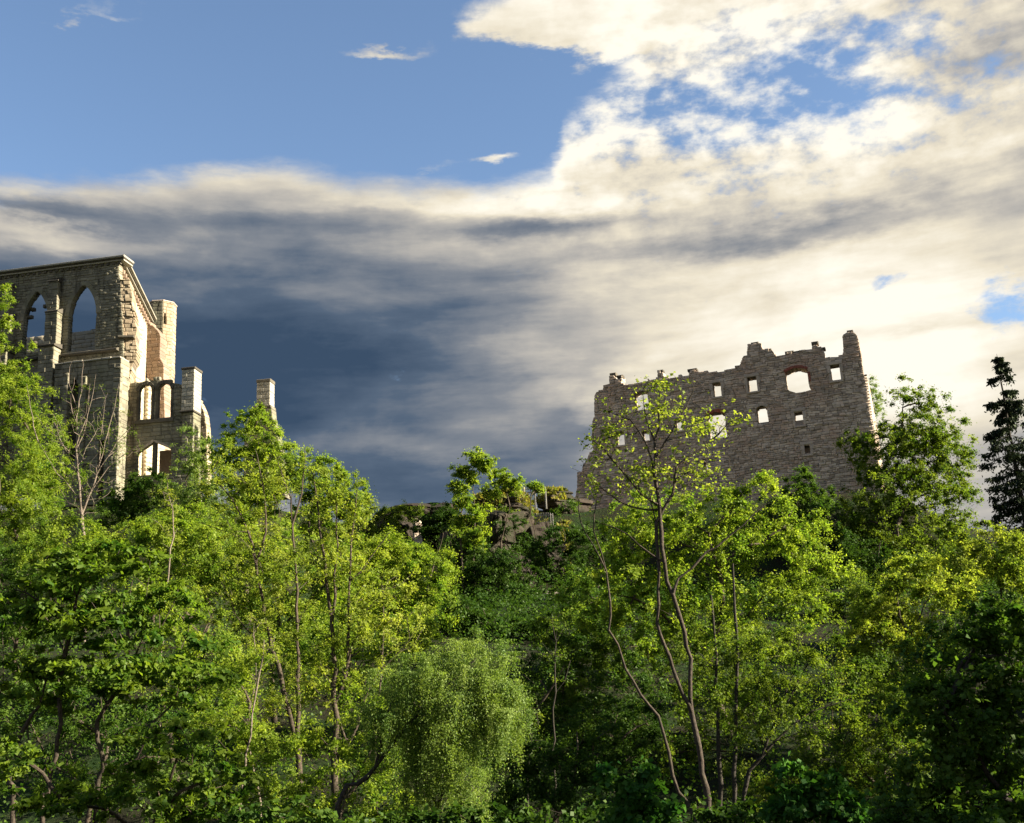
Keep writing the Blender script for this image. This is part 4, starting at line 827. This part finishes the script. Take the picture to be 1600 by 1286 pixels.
# tall sparse tree in front of the castle
ST = [dict(p=[(1107, 1300), (1103, 1230), (1097, 1190), (1083, 1135), (1077, 1090), (1079, 1030), (1070, 985), (1050, 930), (1040, 880), (1032, 830), (1027, 790), (1023, 740), (1024, 690), (1030, 640), (1032, 595)], r=(0.092, 0.010)),
      dict(p=[(1078, 1110), (1068, 1085), (1052, 1045), (1036, 1010), (1028, 970), (1030, 920), (1030, 870), (1024, 815), (1012, 760), (1006, 720)], r=(0.052, 0.010), start=1),
      dict(p=[(1092, 1300), (1060, 1240), (1046, 1180), (1026, 1120), (1000, 1085), (976, 1040), (958, 985), (953, 940), (944, 890), (925, 850), (908, 815), (905, 780)], r=(0.06, 0.010)),
      dict(p=[(1052, 930), (1064, 905), (1100, 865), (1140, 840), (1180, 800), (1215, 780)], r=(0.04, 0.01), start=1),
      dict(p=[(1028, 800), (1000, 770), (975, 735), (940, 700), (925, 680)], r=(0.035, 0.008), start=1), dict(p=[(1026, 815), (1052, 770), (1060, 730), (1100, 700), (1140, 660), (1165, 650)], r=(0.04, 0.008), start=1),
      dict(p=[(1027, 800), (985, 790), (950, 770), (915, 740)], r=(0.03, 0.008), start=1), dict(p=[(1023, 740), (1010, 690), (985, 660), (950, 645)], r=(0.03, 0.008), start=1),
      dict(p=[(1024, 720), (1040, 690), (1060, 660), (1080, 620), (1085, 600)], r=(0.03, 0.007), start=1), dict(p=[(1024, 690), (1010, 650), (1005, 610)], r=(0.025, 0.007), start=1), dict(p=[(1060, 730), (1080, 720), (1120, 715), (1150, 712)], r=(0.02, 0.007), start=1),
      dict(p=[(1040, 880), (1000, 850), (960, 825), (920, 815)], r=(0.03, 0.008), start=1), dict(p=[(944, 890), (930, 830), (930, 780)], r=(0.025, 0.008), start=1)]
tree('sparse_maple', 'tall thin forked tree with sparse yellow leaf tufts in front of the castle', 'tree', 27, 1105, [(1030, 640, 80, 50), (960, 680, 45, 60), (1100, 670, 70, 50), (1010, 740, 90, 50), (1090, 740, 60, 40), (930, 760, 30, 40), (1030, 600, 50, 18), (930, 700, 30, 40), (1150, 660, 30, 20)], 'oval', 0.072, 'spring', bark='bark_warm', dens=1.25, clr=0.16, lpc=1.2, stems=ST, seed=40, rtip=0.0040, bf=0.12, shell=0.8)
tree('maple_tree', 'dense bright tree behind the tall thin forked trunk below the castle', 'tree', 46, 1130, [(1040, 810, 100, 50), (1140, 800, 70, 45), (1190, 755, 30, 25), (980, 850, 70, 50), (1090, 880, 110, 70), (1190, 850, 80, 70), (950, 930, 90, 60), (1050, 970, 110, 70), (1160, 970, 110, 80), (1260, 830, 45, 50), (1250, 900, 60, 60), (1300, 880, 40, 20), (1240, 790, 30, 20)], 'oval', 0.14, 'lime', dens=0.72, clr=0.38, lpc=22, seed=41, r0=0.16)
ST = [dict(p=[(1128, 1290), (1125, 1200), (1120, 1100), (1118, 1000), (1110, 930)], r=(0.10, 0.03)), dict(p=[(1150, 1290), (1148, 1180), (1152, 1080), (1150, 960), (1145, 880)], r=(0.09, 0.03)),
      dict(p=[(1160, 1240), (1190, 1180), (1225, 1110), (1260, 1040), (1280, 1000)], r=(0.06, 0.014)), dict(p=[(1190, 1180), (1240, 1130), (1300, 1100), (1350, 1085)], r=(0.04, 0.01), start=1), dict(p=[(1205, 1150), (1235, 1060), (1250, 1000)], r=(0.03, 0.01), start=1)]
tree('hornbeam_tree', 'shaded tree with several dark stems right of the tall thin trunk', 'tree', 34, 1140, [(1110, 1010, 70, 60), (1190, 1020, 80, 60), (1270, 1020, 70, 60), (1150, 1110, 90, 60), (1250, 1120, 80, 60), (1320, 1080, 60, 50)], 'oval', 0.10, 'olive', bark='bark_dark', dens=0.65, clr=0.34, lpc=18, stems=ST, seed=42)
tree('robinia_tree', 'sunlit yellow green tree in front of the round tree at right', 'tree', 50, 1430, [(1430, 890, 45, 34), (1400, 940, 60, 50), (1470, 920, 50, 50), (1390, 1000, 70, 50), (1440, 1000, 70, 60), (1350, 960, 40, 50), (1360, 1040, 60, 50)], 'oval', 0.16, 'spring', dens=0.9, clr=0.42, lpc=26, seed=43)
tree('robinia_tree', 'sunlit yellow treetops at the right edge below the spruces', 'tree', 54, 1560, [(1515, 860, 36, 30), (1555, 880, 40, 50), (1595, 850, 36, 30), (1600, 900, 60, 50), (1500, 910, 50, 50), (1545, 830, 16, 20)], 'oval', 0.16, 'spring', dens=0.9, clr=0.42, lpc=26, seed=44)
# ---- foreground
ST = [dict(p=[(15, 1300), (16, 1220), (12, 1180), (-15, 1120)], r=(0.10, 0.02)), dict(p=[(14, 1180), (40, 1130), (60, 1100), (80, 1040)], r=(0.05, 0.015), start=1), dict(p=[(64, 1300), (72, 1240), (86, 1180), (96, 1130), (92, 1060), (110, 980), (130, 900)], r=(0.075, 0.015)), dict(p=[(78, 1215), (50, 1160), (42, 1120)], r=(0.03, 0.01), start=1),
      dict(p=[(150, 1300), (155, 1220), (160, 1180), (150, 1130), (190, 1070), (220, 1010)], r=(0.07, 0.015)), dict(p=[(160, 1185), (185, 1220), (240, 1130), (300, 1080)], r=(0.03, 0.01), start=1), dict(p=[(110, 980), (60, 940), (20, 920)], r=(0.03, 0.01), start=1)]
tree('field_maple', 'broad leaved green maple filling the lower left corner', 'tree', 20, 80, [(110, 900, 80, 45), (190, 880, 60, 45), (40, 960, 70, 50), (150, 970, 110, 50), (250, 960, 70, 50), (60, 1060, 90, 50), (200, 1060, 120, 50), (310, 1040, 60, 50), (130, 870, 30, 30)], 'maple', 0.082, 'maple', bark='bark_warm', dens=1.15, clr=0.25, lpc=22, stems=ST, seed=50, flat=0.4, r0=0.1)
tree('field_maple', 'lower boughs of maple leaning into the left foreground', 'tree', 19, 290, [(280, 1150, 80, 45), (340, 1210, 60, 50), (230, 1230, 80, 50), (100, 1250, 80, 40), (20, 1180, 60, 40), (310, 1270, 80, 40)], 'maple', 0.08, 'maple', dens=1.0, clr=0.25, lpc=20, seed=51, flat=0.4)
tree('hazel_bush', 'sunlit hazel shoots between the maple and the slender trunks', 'shrub', 34, 370, [(370, 1060, 60, 60), (400, 1160, 60, 60), (350, 1130, 50, 60), (430, 1240, 60, 50), (370, 1240, 50, 40)], 'oval', 0.11, 'lime', dens=0.8, clr=0.34, lpc=22, seed=52)
tree('hazel_bush', 'leafy undergrowth round the foot of the centre left stems', 'shrub', 33, 560, [(500, 1160, 50, 60), (580, 1120, 60, 60), (540, 1220, 60, 60), (610, 1200, 60, 60), (480, 1250, 60, 40), (600, 1270, 60, 30)], 'oval', 0.11, 'lime', dens=0.7, clr=0.34, lpc=20, seed=53)
tree('elder_bush', 'rounded blue green elder bush at the bottom edge near centre right', 'shrub', 19, 1000, [(985, 1235, 30, 28), (1010, 1262, 45, 30), (970, 1275, 40, 25), (950, 1215, 14, 12), (1005, 1210, 12, 10)], 'oval', 0.10, 'elder', dens=1.3, clr=0.22, lpc=24, seed=54)
tree('elder_bush', 'dark elder bush at the bottom edge right of the forked trunk', 'shrub', 20, 1270, [(1250, 1230, 40, 34), (1290, 1245, 50, 34), (1220, 1265, 50, 30), (1330, 1270, 50, 30)], 'oval', 0.10, 'elder', dens=1.2, clr=0.22, lpc=24, seed=55)
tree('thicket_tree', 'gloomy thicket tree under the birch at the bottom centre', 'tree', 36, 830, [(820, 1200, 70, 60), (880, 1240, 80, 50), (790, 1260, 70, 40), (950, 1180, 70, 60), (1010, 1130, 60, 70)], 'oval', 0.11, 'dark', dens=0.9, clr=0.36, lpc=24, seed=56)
tree('linden_tree', 'large dark tree filling the lower right corner', 'tree', 23, 1530, [(1560, 960, 60, 35), (1530, 1010, 80, 45), (1590, 1030, 60, 60), (1480, 1070, 80, 50), (1550, 1110, 90, 60), (1460, 1150, 80, 60), (1540, 1200, 100, 60), (1430, 1240, 90, 50), (1580, 1260, 80, 50), (1480, 1270, 90, 40)], 'oval', 0.10, 'green', bark='bark_dark', dens=1.0, clr=0.28, lpc=24, seed=57, r0=0.16)
tree('thicket_tree', 'dim thicket between the dark stems and the lower right tree', 'tree', 38, 1370, [(1340, 1130, 70, 60), (1390, 1090, 60, 60), (1320, 1200, 80, 60), (1250, 1210, 70, 50), (1180, 1230, 70, 50), (1400, 1180, 60, 60)], 'oval', 0.11, 'olive', dens=0.85, clr=0.36, lpc=24, seed=58)

# ---- spruces
def spruce(label, Y, xt, yt, yb, halfw, seed):
    global LEAFCOUNT
    rng = np.random.default_rng(seed); top = at(xt, yt, Y); gx_, gy_ = top[0], Y; gz = float(height(gx_, gy_)) - 0.2; H = top[2] - gz
    root = empty('spruce_tree', (gx_, gy_, gz)); tag(root, label, 'tree', 'spruces at the right edge'); org = np.array([gx_, gy_, gz])
    sk = Skel(rng); sk.stem([org, org + np.array([0, 0, H * 0.5]), top], 0.24, 0.015, step=0.6); nst = len(sk.p)
    zlow = at(xt, yb, Y)[2]; pts = []; z = top[2] - 0.25
    while z > max(zlow, gz + 1):
        f = (top[2] - z) / (top[2] - zlow); Lmax = halfw * Y / FPX * (0.012 + 0.95 * f ** 0.72)
        for k in range(rng.integers(3, 6)):
            a = rng.uniform(0, 2 * pi); L = Lmax * rng.uniform(0.55, 1.12); j = int(np.argmin(np.abs(np.array(sk.p)[:nst, 2] - z)))
            d = np.array([cos(a), sin(a), 0]); p0 = sk.p[j]
            ids = sk.stem([p0 + d * L * 0.4 + np.array([0, 0, -0.10 * L]), p0 + d * L * 0.8 + np.array([0, 0, -0.28 * L]), p0 + d * L + np.array([0, 0, -0.24 * L])], 0.012 + 0.012 * L, 0.006, step=0.3, start=j)
            for q, i in enumerate(ids):
                side = np.array([-d[1], d[0], 0]); t = (q + 1) / len(ids); n = int((15 + 28 * t) * min(1.0, 0.3 + L * 0.7))
                w = 0.04 + 0.12 * L * (1 - abs(t - 0.6)); o = sk.p[i] + side * rng.normal(0, w, (n, 1)) + d * rng.normal(0, 0.14 * min(1, L + 0.2), (n, 1)); o[:, 2] -= np.abs(rng.exponential(0.16 * min(1, L + 0.2), n)); pts.append(o)
        z -= rng.uniform(0.38, 0.85)
    sk.finish(0.004)
    V, Q = tubes(sk.P - org, sk.PAR, sk.R, np.arange(nst), sk.main); link('trunk', fast_mesh('trunk', V, Q, smooth=True), root, M['bark_dark'])
    V, Q = tubes(sk.P - org, sk.PAR, sk.R, np.arange(nst, len(sk.p)), sk.main); link('branches', fast_mesh('branches', V, Q, smooth=True), root, M['bark_dark'])['kind'] = 'stuff'
    c = np.concatenate(pts); V, Q, T = leaves(rng, c - org, 'narrow', 0.26, droop=0.9); cr = link('crown', fast_mesh('crown', V, Q, 4, T), root, M['needle']); cr['kind'] = 'stuff'; LEAFCOUNT += len(c)
spruce('tall dark spruce standing clear against the sky at the right edge', 84, 1557, 552, 905, 88, 71)
spruce('second dark spruce partly cut off by the right edge', 88, 1618, 590, 905, 88, 72)

# ---- filling trees and bushes of the wood
tree('wood_tree', 'shadowy tree between the left maple and the leaning slender trunk', 'tree', 44, 290, [(280, 960, 80, 60), (220, 930, 70, 50), (340, 1020, 80, 60), (270, 1050, 80, 60), (330, 1110, 70, 60)], 'oval', 0.13, 'lime', dens=0.75, clr=0.4, lpc=20, seed=101)
tree('wood_tree', 'sunny tree behind the centre left stems above the birch', 'tree', 47, 560, [(540, 990, 80, 60), (620, 1010, 70, 50), (470, 1040, 70, 60), (560, 1070, 80, 50), (660, 980, 50, 40)], 'oval', 0.14, 'lime', dens=0.75, clr=0.4, lpc=20, seed=102)
tree('wood_tree', 'half shaded tree behind the tall left stem of the forked tree', 'tree', 52, 960, [(930, 960, 60, 50), (900, 920, 50, 40), (1000, 1010, 80, 60), (950, 1060, 70, 60), (880, 1000, 50, 50)], 'oval', 0.15, 'green', dens=0.8, clr=0.42, lpc=20, seed=103)
tree('wood_tree', 'olive tree on the slope below the pointed castle foot tree', 'tree', 62, 1300, [(1300, 950, 70, 50), (1250, 990, 70, 50), (1340, 930, 50, 50), (1320, 1010, 70, 50), (1230, 940, 50, 50)], 'oval', 0.17, 'olive', dens=0.8, clr=0.46, lpc=20, seed=104)
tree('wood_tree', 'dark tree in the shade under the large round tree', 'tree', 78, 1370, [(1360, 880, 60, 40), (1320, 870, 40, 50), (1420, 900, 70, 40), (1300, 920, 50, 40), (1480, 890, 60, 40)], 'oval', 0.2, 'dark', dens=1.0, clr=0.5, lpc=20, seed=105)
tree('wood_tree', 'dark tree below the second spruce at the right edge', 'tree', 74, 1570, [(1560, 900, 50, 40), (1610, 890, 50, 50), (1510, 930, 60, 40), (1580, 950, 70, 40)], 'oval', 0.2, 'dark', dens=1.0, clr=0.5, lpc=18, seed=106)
tree('wood_tree', 'green tree beneath the pale feathery tree at the left edge', 'tree', 56, 30, [(30, 880, 80, 50), (-20, 940, 80, 60), (90, 920, 70, 50), (20, 990, 80, 50)], 'oval', 0.16, 'green', dens=0.8, clr=0.44, lpc=20, seed=107)
tree('wood_tree', 'thin leaved tree below the silvery narrow leaved tree', 'tree', 66, 300, [(300, 830, 60, 40), (250, 820, 50, 35), (360, 830, 60, 40), (330, 880, 70, 45)], 'oval', 0.17, 'lime', dens=0.85, clr=0.46, lpc=20, seed=108)
tree('wood_tree', 'shaded tree at the foot of the weeping birch', 'tree', 40, 640, [(620, 1080, 60, 50), (660, 1150, 70, 50), (590, 1160, 60, 60), (740, 1170, 60, 60), (800, 1130, 40, 60)], 'oval', 0.12, 'green', dens=0.75, clr=0.38, lpc=20, seed=109)
tree('bramble_bush', 'low bush at the very bottom left of centre', 'shrub', 17, 420, [(400, 1270, 60, 26), (470, 1280, 60, 24), (540, 1290, 60, 20)], 'maple', 0.085, 'green', dens=0.9, clr=0.22, lpc=12, seed=110)
tree('bramble_bush', 'low shaded bush at the bottom edge under the birch', 'shrub', 20, 720, [(640, 1290, 70, 22), (730, 1285, 70, 26), (820, 1290, 70, 24)], 'oval', 0.09, 'dark', dens=0.9, clr=0.22, lpc=16, seed=111)
tree('bramble_bush', 'low dark bush at the bottom edge between the elder bushes', 'shrub', 21, 1120, [(1100, 1285, 60, 22), (1170, 1280, 60, 26), (900, 1285, 60, 26)], 'oval', 0.09, 'dark', dens=0.9, clr=0.22, lpc=16, seed=112)
tree('bramble_bush', 'dark low bush in the bottom right corner', 'shrub', 18, 1400, [(1380, 1280, 70, 26), (1470, 1285, 70, 24), (1560, 1285, 70, 26)], 'oval', 0.09, 'dark', dens=0.9, clr=0.22, lpc=16, seed=113)
tree('wood_tree', 'leafy tree under the sunlit yellow green tree at right', 'tree', 42, 1450, [(1440, 1050, 70, 50), (1380, 1070, 60, 50), (1500, 1010, 60, 40), (1420, 1120, 80, 50), (1510, 980, 60, 40), (1580, 960, 60, 40)], 'oval', 0.13, 'green', dens=0.8, clr=0.4, lpc=20, seed=114)
tree('wood_tree', 'drab tree deep in the wood behind the dark stems', 'tree', 44, 1180, [(1130, 1060, 70, 60), (1200, 1080, 70, 60), (1060, 1090, 60, 60), (1120, 1160, 80, 60), (1040, 1180, 60, 60)], 'oval', 0.13, 'olive', dens=0.7, clr=0.4, lpc=18, seed=115)
tree('cliff_shrub', 'ivy clad shrub hanging over the rock face beneath the cliff top', 'shrub', 93, 800, [(770, 830, 26, 22), (800, 815, 24, 14), (825, 850, 22, 26), (785, 865, 26, 20)], 'oval', 0.2, 'dark', dens=0.8, clr=0.4, lpc=16, seed=121)
tree('cliff_shrub', 'small dark shrub on the rocks left of the castle corner', 'shrub', 99, 880, [(875, 800, 22, 12), (895, 790, 18, 12), (860, 822, 20, 14)], 'oval', 0.2, 'green', dens=0.8, clr=0.4, lpc=14, seed=122)
tree('wood_tree', 'dark tree on the slope left of the castle foundation', 'tree', 93, 940, [(935, 850, 36, 30), (960, 880, 40, 36), (915, 880, 34, 34), (945, 825, 22, 16)], 'oval', 0.2, 'dark', dens=0.9, clr=0.45, lpc=16, seed=123)  # added tree, put here to cast shade on the cliff rocks
tree('cliff_shrub', 'dark ivy mat on the rock below the lone cliff tree', 'shrub', 93, 715, [(705, 850, 24, 26), (725, 880, 26, 24), (690, 880, 24, 26), (745, 865, 20, 20)], 'oval', 0.2, 'dark', dens=0.8, clr=0.4, lpc=14, seed=124)
tree('cliff_shrub', 'yellowish bramble along the cliff edge under the railing', 'shrub', 96, 800, [(790, 800, 26, 10), (815, 805, 20, 12), (765, 808, 22, 12)], 'oval', 0.18, 'olive', dens=0.8, clr=0.36, lpc=12, seed=125)
tree('wood_tree', 'gloomy tree behind the lower left maple trunks', 'tree', 31, 90, [(40, 1090, 80, 60), (130, 1120, 90, 60), (220, 1140, 80, 60), (60, 1190, 80, 60), (170, 1220, 90, 60), (290, 1190, 70, 60)], 'oval', 0.11, 'green', dens=0.8, clr=0.36, lpc=18, seed=126)
tree('wood_tree', 'gloomy tree behind the thin poles right of the birch', 'tree', 46, 820, [(830, 1050, 50, 50), (820, 1130, 60, 60), (900, 1140, 70, 60), (960, 1110, 60, 60), (870, 1200, 80, 60)], 'oval', 0.13, 'green', dens=0.8, clr=0.4, lpc=18, seed=127)
# ---- thin pole saplings
POLES = [('pale crooked sapling left of the leaning slender trunk', 33, [(372, 1290), (385, 1180), (398, 1090), (408, 1040), (415, 1000)], 'bark_pale'),
         ('thin pale pole leaning in the left foreground wood', 35, [(412, 1290), (395, 1200), (388, 1120), (402, 1060), (396, 990)], 'bark_pale'),
         ('dark thin pole under the right half of the birch', 33, [(664, 1290), (662, 1220), (668, 1160), (660, 1100)], 'bark_dark'),
         ('second dark thin pole under the birch, slightly right', 33, [(690, 1290), (688, 1210), (695, 1150), (702, 1110)], 'bark_dark'),
         ('dark upright pole right of the birch crown', 40, [(868, 1290), (866, 1200), (865, 1110), (868, 1030), (862, 960)], 'bark_dark'),
         ('dark slim pole with a fork between birch and forked tree', 38, [(826, 1290), (824, 1210), (830, 1160), (822, 1110)], 'bark_dark'),
         ('thin grey pole right of the dark stems', 40, [(1312, 1290), (1308, 1200), (1300, 1130), (1310, 1050)], 'bark'),
         ('slim grey sapling in the left middle slope above the maple', 45, [(252, 1000), (262, 900), (270, 820), (262, 760)], 'bark_pale'),
         ('thin upright sapling beside the straight multi stemmed tree', 37, [(590, 1290), (585, 1180), (592, 1080), (600, 980), (596, 900)], 'bark')]
for k, (lb, Y_, pp, bk) in enumerate(POLES):
    top_ = pp[-1]
    tree('pole_sapling', lb, 'tree', Y_, pp[0][0], [(top_[0], top_[1] + 10, 34, 40), (pp[-2][0], pp[-2][1], 34, 40)], 'oval', 0.10, 'spring' if bk != 'bark_dark' else 'olive', bark=bk, dens=0.45, clr=0.3, lpc=3.5, seed=300 + k, stems=[dict(p=pp, r=(0.055, 0.012))], group='thin saplings in the wood')
# ---- tall trees of the same wood just beyond the right edge; their shadow falls across the lower right
for k, (tx, ty, hgt) in enumerate(((26.0, 10.0, 25), (34.0, 13.0, 29), (20.0, 11.0, 19), (15.5, 15.0, 14), (19.5, 21.0, 15), (25.0, 16.5, 17), (22.5, 29.0, 15), (31.0, 23.0, 19), (30.0, 34.0, 17), (25.0, 39.0, 14), (29.0, 46.0, 14), (34.0, 41.0, 17))):
    def pxy(x, y, z):
        d = np.array([x, y, z]) - CAM; q = d @ _F; return 800 + FPX * (d @ _R) / q, 643 - FPX * (d @ _U) / q
    zg_ = float(height(tx, ty)); sc_ = FPX / ty; bl = []
    for (ox, oz, r) in ((0, 0.85, 1.9), (-1.2, 0.68, 2.1), (1.3, 0.66, 2.1), (0, 0.5, 2.6), (-1.4, 0.4, 2.0), (1.5, 0.42, 2.0), (0, 0.28, 2.4)):
        a, b = pxy(tx + ox, ty, zg_ + oz * hgt); bl.append((a, b, r * sc_, r * sc_ * 0.85))
    tree('tall_tree', ['tall shade tree beyond the right edge, level with the nearest bushes', 'tallest shade tree far beyond the right edge near the camera', 'shade tree beyond the right edge, nearest the camera', 'tall shade tree just outside the right edge, nearest the corner', 'tall shade tree outside the right edge, second from the corner', 'tall shade tree outside the right edge, third from the corner', 'tall shade tree outside the right edge behind the nearest two', 'tall shade tree farthest outside the right edge', 'tall shade tree outside the right edge, sixth from the corner', 'tall shade tree outside the right edge level with the yellow green tree', 'tall shade tree outside the right edge, deepest in the wood', 'tall shade tree outside the right edge, outermost of the deep ones'][k], 'tree', ty, 0, bl, 'oval', 0.30, 'green', dens=0.42, clr=0.6, lpc=13, seed=200 + k, base=(tx, ty), group='shade trees beyond the right edge')
# ---- undergrowth
rng = np.random.default_rng(5); n = 2600
yy = 30 + 66 * rng.uniform(0, 1, n) ** 1.25; xx = rng.uniform(-0.52, 0.52, n) * yy; zc = height(xx, yy)
kp = ~((yy > 62) & (np.abs(xx) < 12)); xx, yy, zc = xx[kp], yy[kp], zc[kp]; n = len(xx)
cl = np.stack([xx, yy, zc + rng.uniform(0.1, 1.3, n) ** 1.3 * 0.9], 1); cnt = rng.integers(14, 40, n); cc = np.repeat(cl, cnt, axis=0)
cc = cc + rng.normal(0, 0.32, cc.shape); V, Q, T = leaves(rng, cc, 'oval', 0.13, tint=np.repeat(rng.uniform(0.1, 0.8, n), cnt), upn=0.5)
ug = link('undergrowth', fast_mesh('undergrowth', V, Q, 4, T), mat=M['green']); tag(ug, 'green leafy undergrowth covering the woodland floor', 'undergrowth', kind='stuff'); LEAFCOUNT += len(cc)

n = 1500; yy = rng.uniform(60, 96, n); xx = np.where(rng.uniform(0, 1, n) < 0.6, rng.uniform(-13, 13, n), rng.uniform(24, 46, n)); zc = height(xx, yy)
cl = np.stack([xx, yy, zc + rng.uniform(0.05, 1.2, n)], 1); cnt = rng.integers(20, 60, n); cc = np.repeat(cl, cnt, axis=0); cc = cc + rng.normal(0, 0.4, cc.shape)
V, Q, T = leaves(rng, cc, 'tri', 0.2, tint=np.repeat(rng.uniform(0.1, 0.8, n), cnt), upn=0.5)
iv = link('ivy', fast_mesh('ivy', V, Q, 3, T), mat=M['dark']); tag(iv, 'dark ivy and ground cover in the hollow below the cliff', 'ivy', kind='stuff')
# ---- cliff rocks
def rock(name, label, x, y, Y, rx, ry, seed, mat='rock', rd=None, group='sandstone rocks of the cliff'):
    import bmesh
    m = Y / FPX; c = at(x, y, Y); bm = bmesh.new(); bmesh.ops.create_icosphere(bm, subdivisions=5, radius=1.0); sx, sz = rx * m, ry * m; sy = (rd * m) if rd else 0.8 * sx
    rr = random.Random(seed * 17 + 3); off = Vector((seed * 3.7, seed * 1.3, seed * 2.1)); planes = []
    for ax in ((1, 0, 0), (-1, 0, 0), (0, 1, 0), (0, -1, 0), (0, 0, 1), (0, 0, -1)):       # joints and bedding planes
        for q in range(3): planes.append(((Vector(ax) + Vector([rr.uniform(-0.35, 0.35) for _ in range(3)])).normalized(), rr.uniform(0.72, 1.0)))
    for q in range(12): planes.append((Vector([rr.gauss(0, 1) for _ in range(3)]).normalized(), rr.uniform(0.85, 1.1)))
    lay = [rr.uniform(-0.13, 0.10) for _ in range(40)]; th = rr.uniform(0.16, 0.24)
    for v in bm.verts:
        p = v.co.normalized(); r = min(d / n.dot(p) for n, d in planes if n.dot(p) > 0.05); q = p * r
        L_ = (q.z + 0.05 * mnoise.noise(q * 2 + off)) / th + 20; i0 = int(L_); fr = L_ - i0; f = lay[i0 % 40] + (lay[(i0 + 1) % 40] - lay[i0 % 40]) * max(0, (fr - 0.86) / 0.14)
        crack = -0.10 * max(0.0, 1 - abs(mnoise.noise(Vector((q.x * 1.7, q.y * 1.7, q.z * 0.35)) + off)) * 9)
        k = 1 + f + crack + 0.05 * mnoise.noise(q * 3.1 + off) + 0.03 * mnoise.noise(q * 9 + off)
        v.co = Vector((q.x * k * sx * 1.15, q.y * k * sy * 1.15, q.z * sz * 1.1))
    me = bpy.data.meshes.new(name); bm.to_mesh(me); bm.free()
    o = link(name, me, mat=M[mat]); o.location = c; o.rotation_euler = (0, 0, seed * 0.7); tag(o, label, 'rock', group); return o
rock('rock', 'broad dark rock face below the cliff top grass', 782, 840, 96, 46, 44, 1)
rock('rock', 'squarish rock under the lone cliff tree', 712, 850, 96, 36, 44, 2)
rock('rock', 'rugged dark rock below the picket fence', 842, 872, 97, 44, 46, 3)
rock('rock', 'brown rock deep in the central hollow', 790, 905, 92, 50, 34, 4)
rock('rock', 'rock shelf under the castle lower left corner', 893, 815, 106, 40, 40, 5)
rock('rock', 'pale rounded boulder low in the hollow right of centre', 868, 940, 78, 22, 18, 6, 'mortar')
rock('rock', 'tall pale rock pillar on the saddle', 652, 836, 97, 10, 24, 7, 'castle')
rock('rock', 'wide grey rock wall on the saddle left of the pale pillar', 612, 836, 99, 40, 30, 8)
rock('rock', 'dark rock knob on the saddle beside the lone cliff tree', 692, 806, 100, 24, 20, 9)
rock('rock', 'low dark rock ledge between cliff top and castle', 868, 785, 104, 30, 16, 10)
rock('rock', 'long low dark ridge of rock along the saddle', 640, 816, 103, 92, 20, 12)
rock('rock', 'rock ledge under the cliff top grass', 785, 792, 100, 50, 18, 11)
# ---- grass on the cliff top
n = 2600; gx_ = rng.uniform(-5.5, 4.5, n); gy_ = rng.uniform(97, 104, n); gc = []
for a, b in zip(gx_, gy_):
    gc.append((a, b, float(height(a, b))))
dg = bpy.context.evaluated_depsgraph_get(); dg.update(); gp = []
for (a, b, z) in gc:
    hit, loc, nrm, idx, ob, mw = sc.ray_cast(dg, Vector((a, b, 40)), Vector((0, 0, -1)))
    if hit and ob and (ob.name.startswith('rock') or ob.name == 'ground') and nrm.z > 0.3: gp.append(tuple(loc))
gp = np.array(gp); gp = np.repeat(gp, 5, axis=0) + rng.normal(0, 0.12, (len(gp) * 5, 3)) * np.array([1, 1, 0.2])
V, Q, T = leaves(rng, gp, 'narrow', 0.42, droop=-1.0, tint=rng.uniform(0, 1, len(gp)), upn=0.0)
gr = link('grass', fast_mesh('grass', V, Q, 4, T), mat=M['grass']); tag(gr, 'sunlit yellowish grass on top of the cliff', 'grass', kind='stuff')
# ---- picket fence and railing
PF = Plane(at(820, 812, 97), 100.0)
fence = empty('picket_fence'); tag(fence, 'pale weathered picket fence at the edge of the cliff', 'fence')
f0 = PF.sz(821, 812)[0]; f1 = PF.sz(862, 808)[0]; zf = PF.sz(840, 822)[1]
npk = 15
for k in range(npk):
    a = f0 + (f1 - f0) * k / npk; jz = random.Random(k).uniform(-0.05, 0.05); block(fence, 'picket', PF, a, a + 0.075, zf - 0.1, zf + 1.1 + jz, -0.02, 0.02, M['wood'], 0.01)
for zz_ in (0.25, 0.85): block(fence, 'rail', PF, f0 - 0.05, f1, zf + zz_, zf + zz_ + 0.08, -0.07, -0.022, M['wood'], 0.01)
for a in (f0 - 0.06, f1): block(fence, 'post', PF, a, a + 0.1, zf - 0.8, zf + 1.0, -0.18, -0.072, M['wood'], 0.01)
PG = Plane(at(820, 775, 100), 96.0); railing = empty('wooden_railing'); tag(railing, 'short wooden railing with a pale post on the cliff top', 'railing')
g0 = PG.sz(819, 770)[0]; g1 = PG.sz(852, 768)[0]; zg = PG.sz(819, 777)[1]
for a in (g0, (g0 + g1) / 2, g1): block(railing, 'post', PG, a - 0.07, a + 0.07, zg - 1.2, zg + (0.95 if a == g0 else 0.8), -0.07, 0.07, M['trim'] if a == g0 else M['wood'], 0.02)
for zz_ in (0.35, 0.68): block(railing, 'rail', PG, g0 + 0.075, g1 - 0.075, zg + zz_, zg + zz_ + 0.1, -0.04, 0.04, M['wood'], 0.02)
